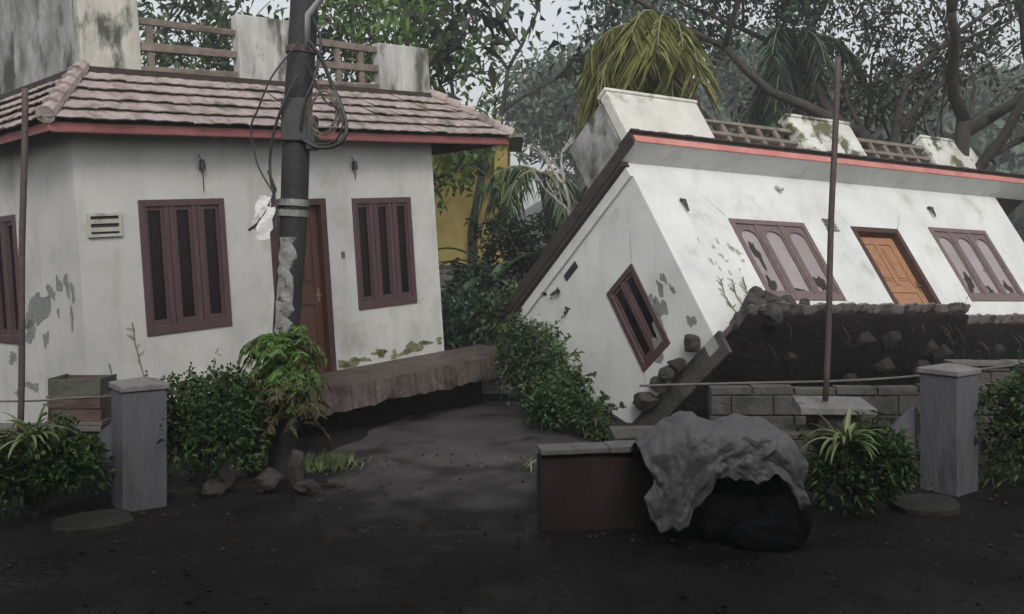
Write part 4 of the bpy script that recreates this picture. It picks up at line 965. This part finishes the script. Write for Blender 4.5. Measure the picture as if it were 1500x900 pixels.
# stones on the bank
lw = lowwall(-1.35, 1.4, 14.2, .62, .35, 'low mossy stone edge on the bank between the houses', M['palestone'], 'stone_edge', False, cols=.38, rows=.16)
lw2 = lowwall(-1.9, .4, 19.2, 1.75, .35, 'higher pale stone wall under the yellow house', M['palestone'], 'stone_wall', True, cols=.5, rows=.25)

# yellow house behind
oY = Vector((-1.4, 22, 0)); YH = thing('yellow_house', oY, 'ochre yellow house seen between the two white houses', 'house')
g = MB(); g.box(-4.0, -.05, 22, 22.3, .5, 4.6); g.build('wall', M['yellow'], YH, oY)
g = MB(); g.box(-.4, -.1, 21.4, 21.7, .5, 4.5); g.build('column', M['yellow'], YH, oY, bevel=.01)
g = MB(); g.box(-4.4, .25, 21.1, 24.5, 4.6, 4.75); g.build('roof_slab', M['old'], YH, oY)
g = MB(); g.box(-.35, -.05, 22.31, 26, .5, 4.6); g.box(-4, -.36, 25.7, 26, .5, 4.6); g.build('side_wall', M['yellow'], YH, oY)
g = MB(); g.box(-2.6, -1.9, 21.95, 22.0, 2.4, 3.6); W_ = g.build('window', M['frame'], YH, oY); g = MB(); g.box(-2.52, -1.98, 21.94, 21.949, 2.48, 3.52); g.build('pane', M['glassdark'], W_, oY)
tag(YH, kind=None)

# weeds at the edges, litter and pebbles (uncountable)
rng = np.random.default_rng(5); C_ = []; D_ = []
def sprinkle(n, fx, fy, sp):
    for _ in range(n):
        t = rng.random(); x = fx(t)+rng.normal()*sp; y = fy(t)+rng.normal()*sp; C_.append((x, y, hgt(x, y)+.0)); D_.append((rng.normal()*.5, rng.normal()*.5, 1))
sprinkle(1500, lambda t: -2.6+.9*t, lambda t: 9.3+.2*t, .12); sprinkle(900, lambda t: .5+1.6*t, lambda t: 9.6+.5*t, .25); sprinkle(900, lambda t: -4.9+1.6*t, lambda t: 9.1+.1*t, .2); sprinkle(900, lambda t: 2.4+2.6*t, lambda t: 9.0+.1*t, .2)
tag(leaves('grass', np.array(C_), np.array(D_), .13, .016, M['strap'], rng, droop=.15), 'sparse grass and weeds along the wall feet', 'grass', kind='stuff')
n = 600; x = rng.uniform(-5, 6, n); y = rng.uniform(4.6, 10, n); C_ = np.array([(a, b_, hgt(a, b_)+.016) for a, b_ in zip(x, y)]); D_ = np.stack([rng.normal(size=n), rng.normal(size=n), rng.normal(size=n)*.12], 1)
tag(leaves('leaf_litter', C_, D_, .05, .03, M['litter'], rng, droop=0, fold=.1), 'small fallen leaves scattered over the wet ground', 'leaf litter', kind='stuff')
g = MB(); rg = random.Random(3)
for _ in range(380):
    x = rg.uniform(-5, 6); y = rg.uniform(4.6, 10.5); z = hgt(x, y)+.01; r_ = rg.uniform(.006, .022)
    g.add([(x+r_, y, z), (x, y+r_, z), (x-r_, y, z), (x, y-r_, z), (x, y, z+r_), (x, y, z-r_)], [(0, 1, 4), (1, 2, 4), (2, 3, 4), (3, 0, 4), (1, 0, 5), (2, 1, 5), (3, 2, 5), (0, 3, 5)])
tag(g.build('pebbles', M['stone']), 'small pebbles strewn over the wet ground', 'pebbles', kind='stuff')

# ------------------------------------------------------------------ haze
g = MB(); g.box(-160, 160, -45, 210, -2.5, 32)
hm = bpy.data.materials.new('haze'); hm.use_nodes = True; t = hm.node_tree; t.nodes.remove(t.nodes['Principled BSDF'])
pv = t.nodes.new('ShaderNodeVolumePrincipled'); pv.inputs['Color'].default_value = (.94, .96, .97, 1); pv.inputs['Density'].default_value = .0042; pv.inputs['Anisotropy'].default_value = .2
t.links.new(pv.outputs[0], t.nodes['Material Output'].inputs['Volume'])
tag(g.build('haze', hm), 'pale rain mist hanging over the whole place', 'haze', kind='stuff')
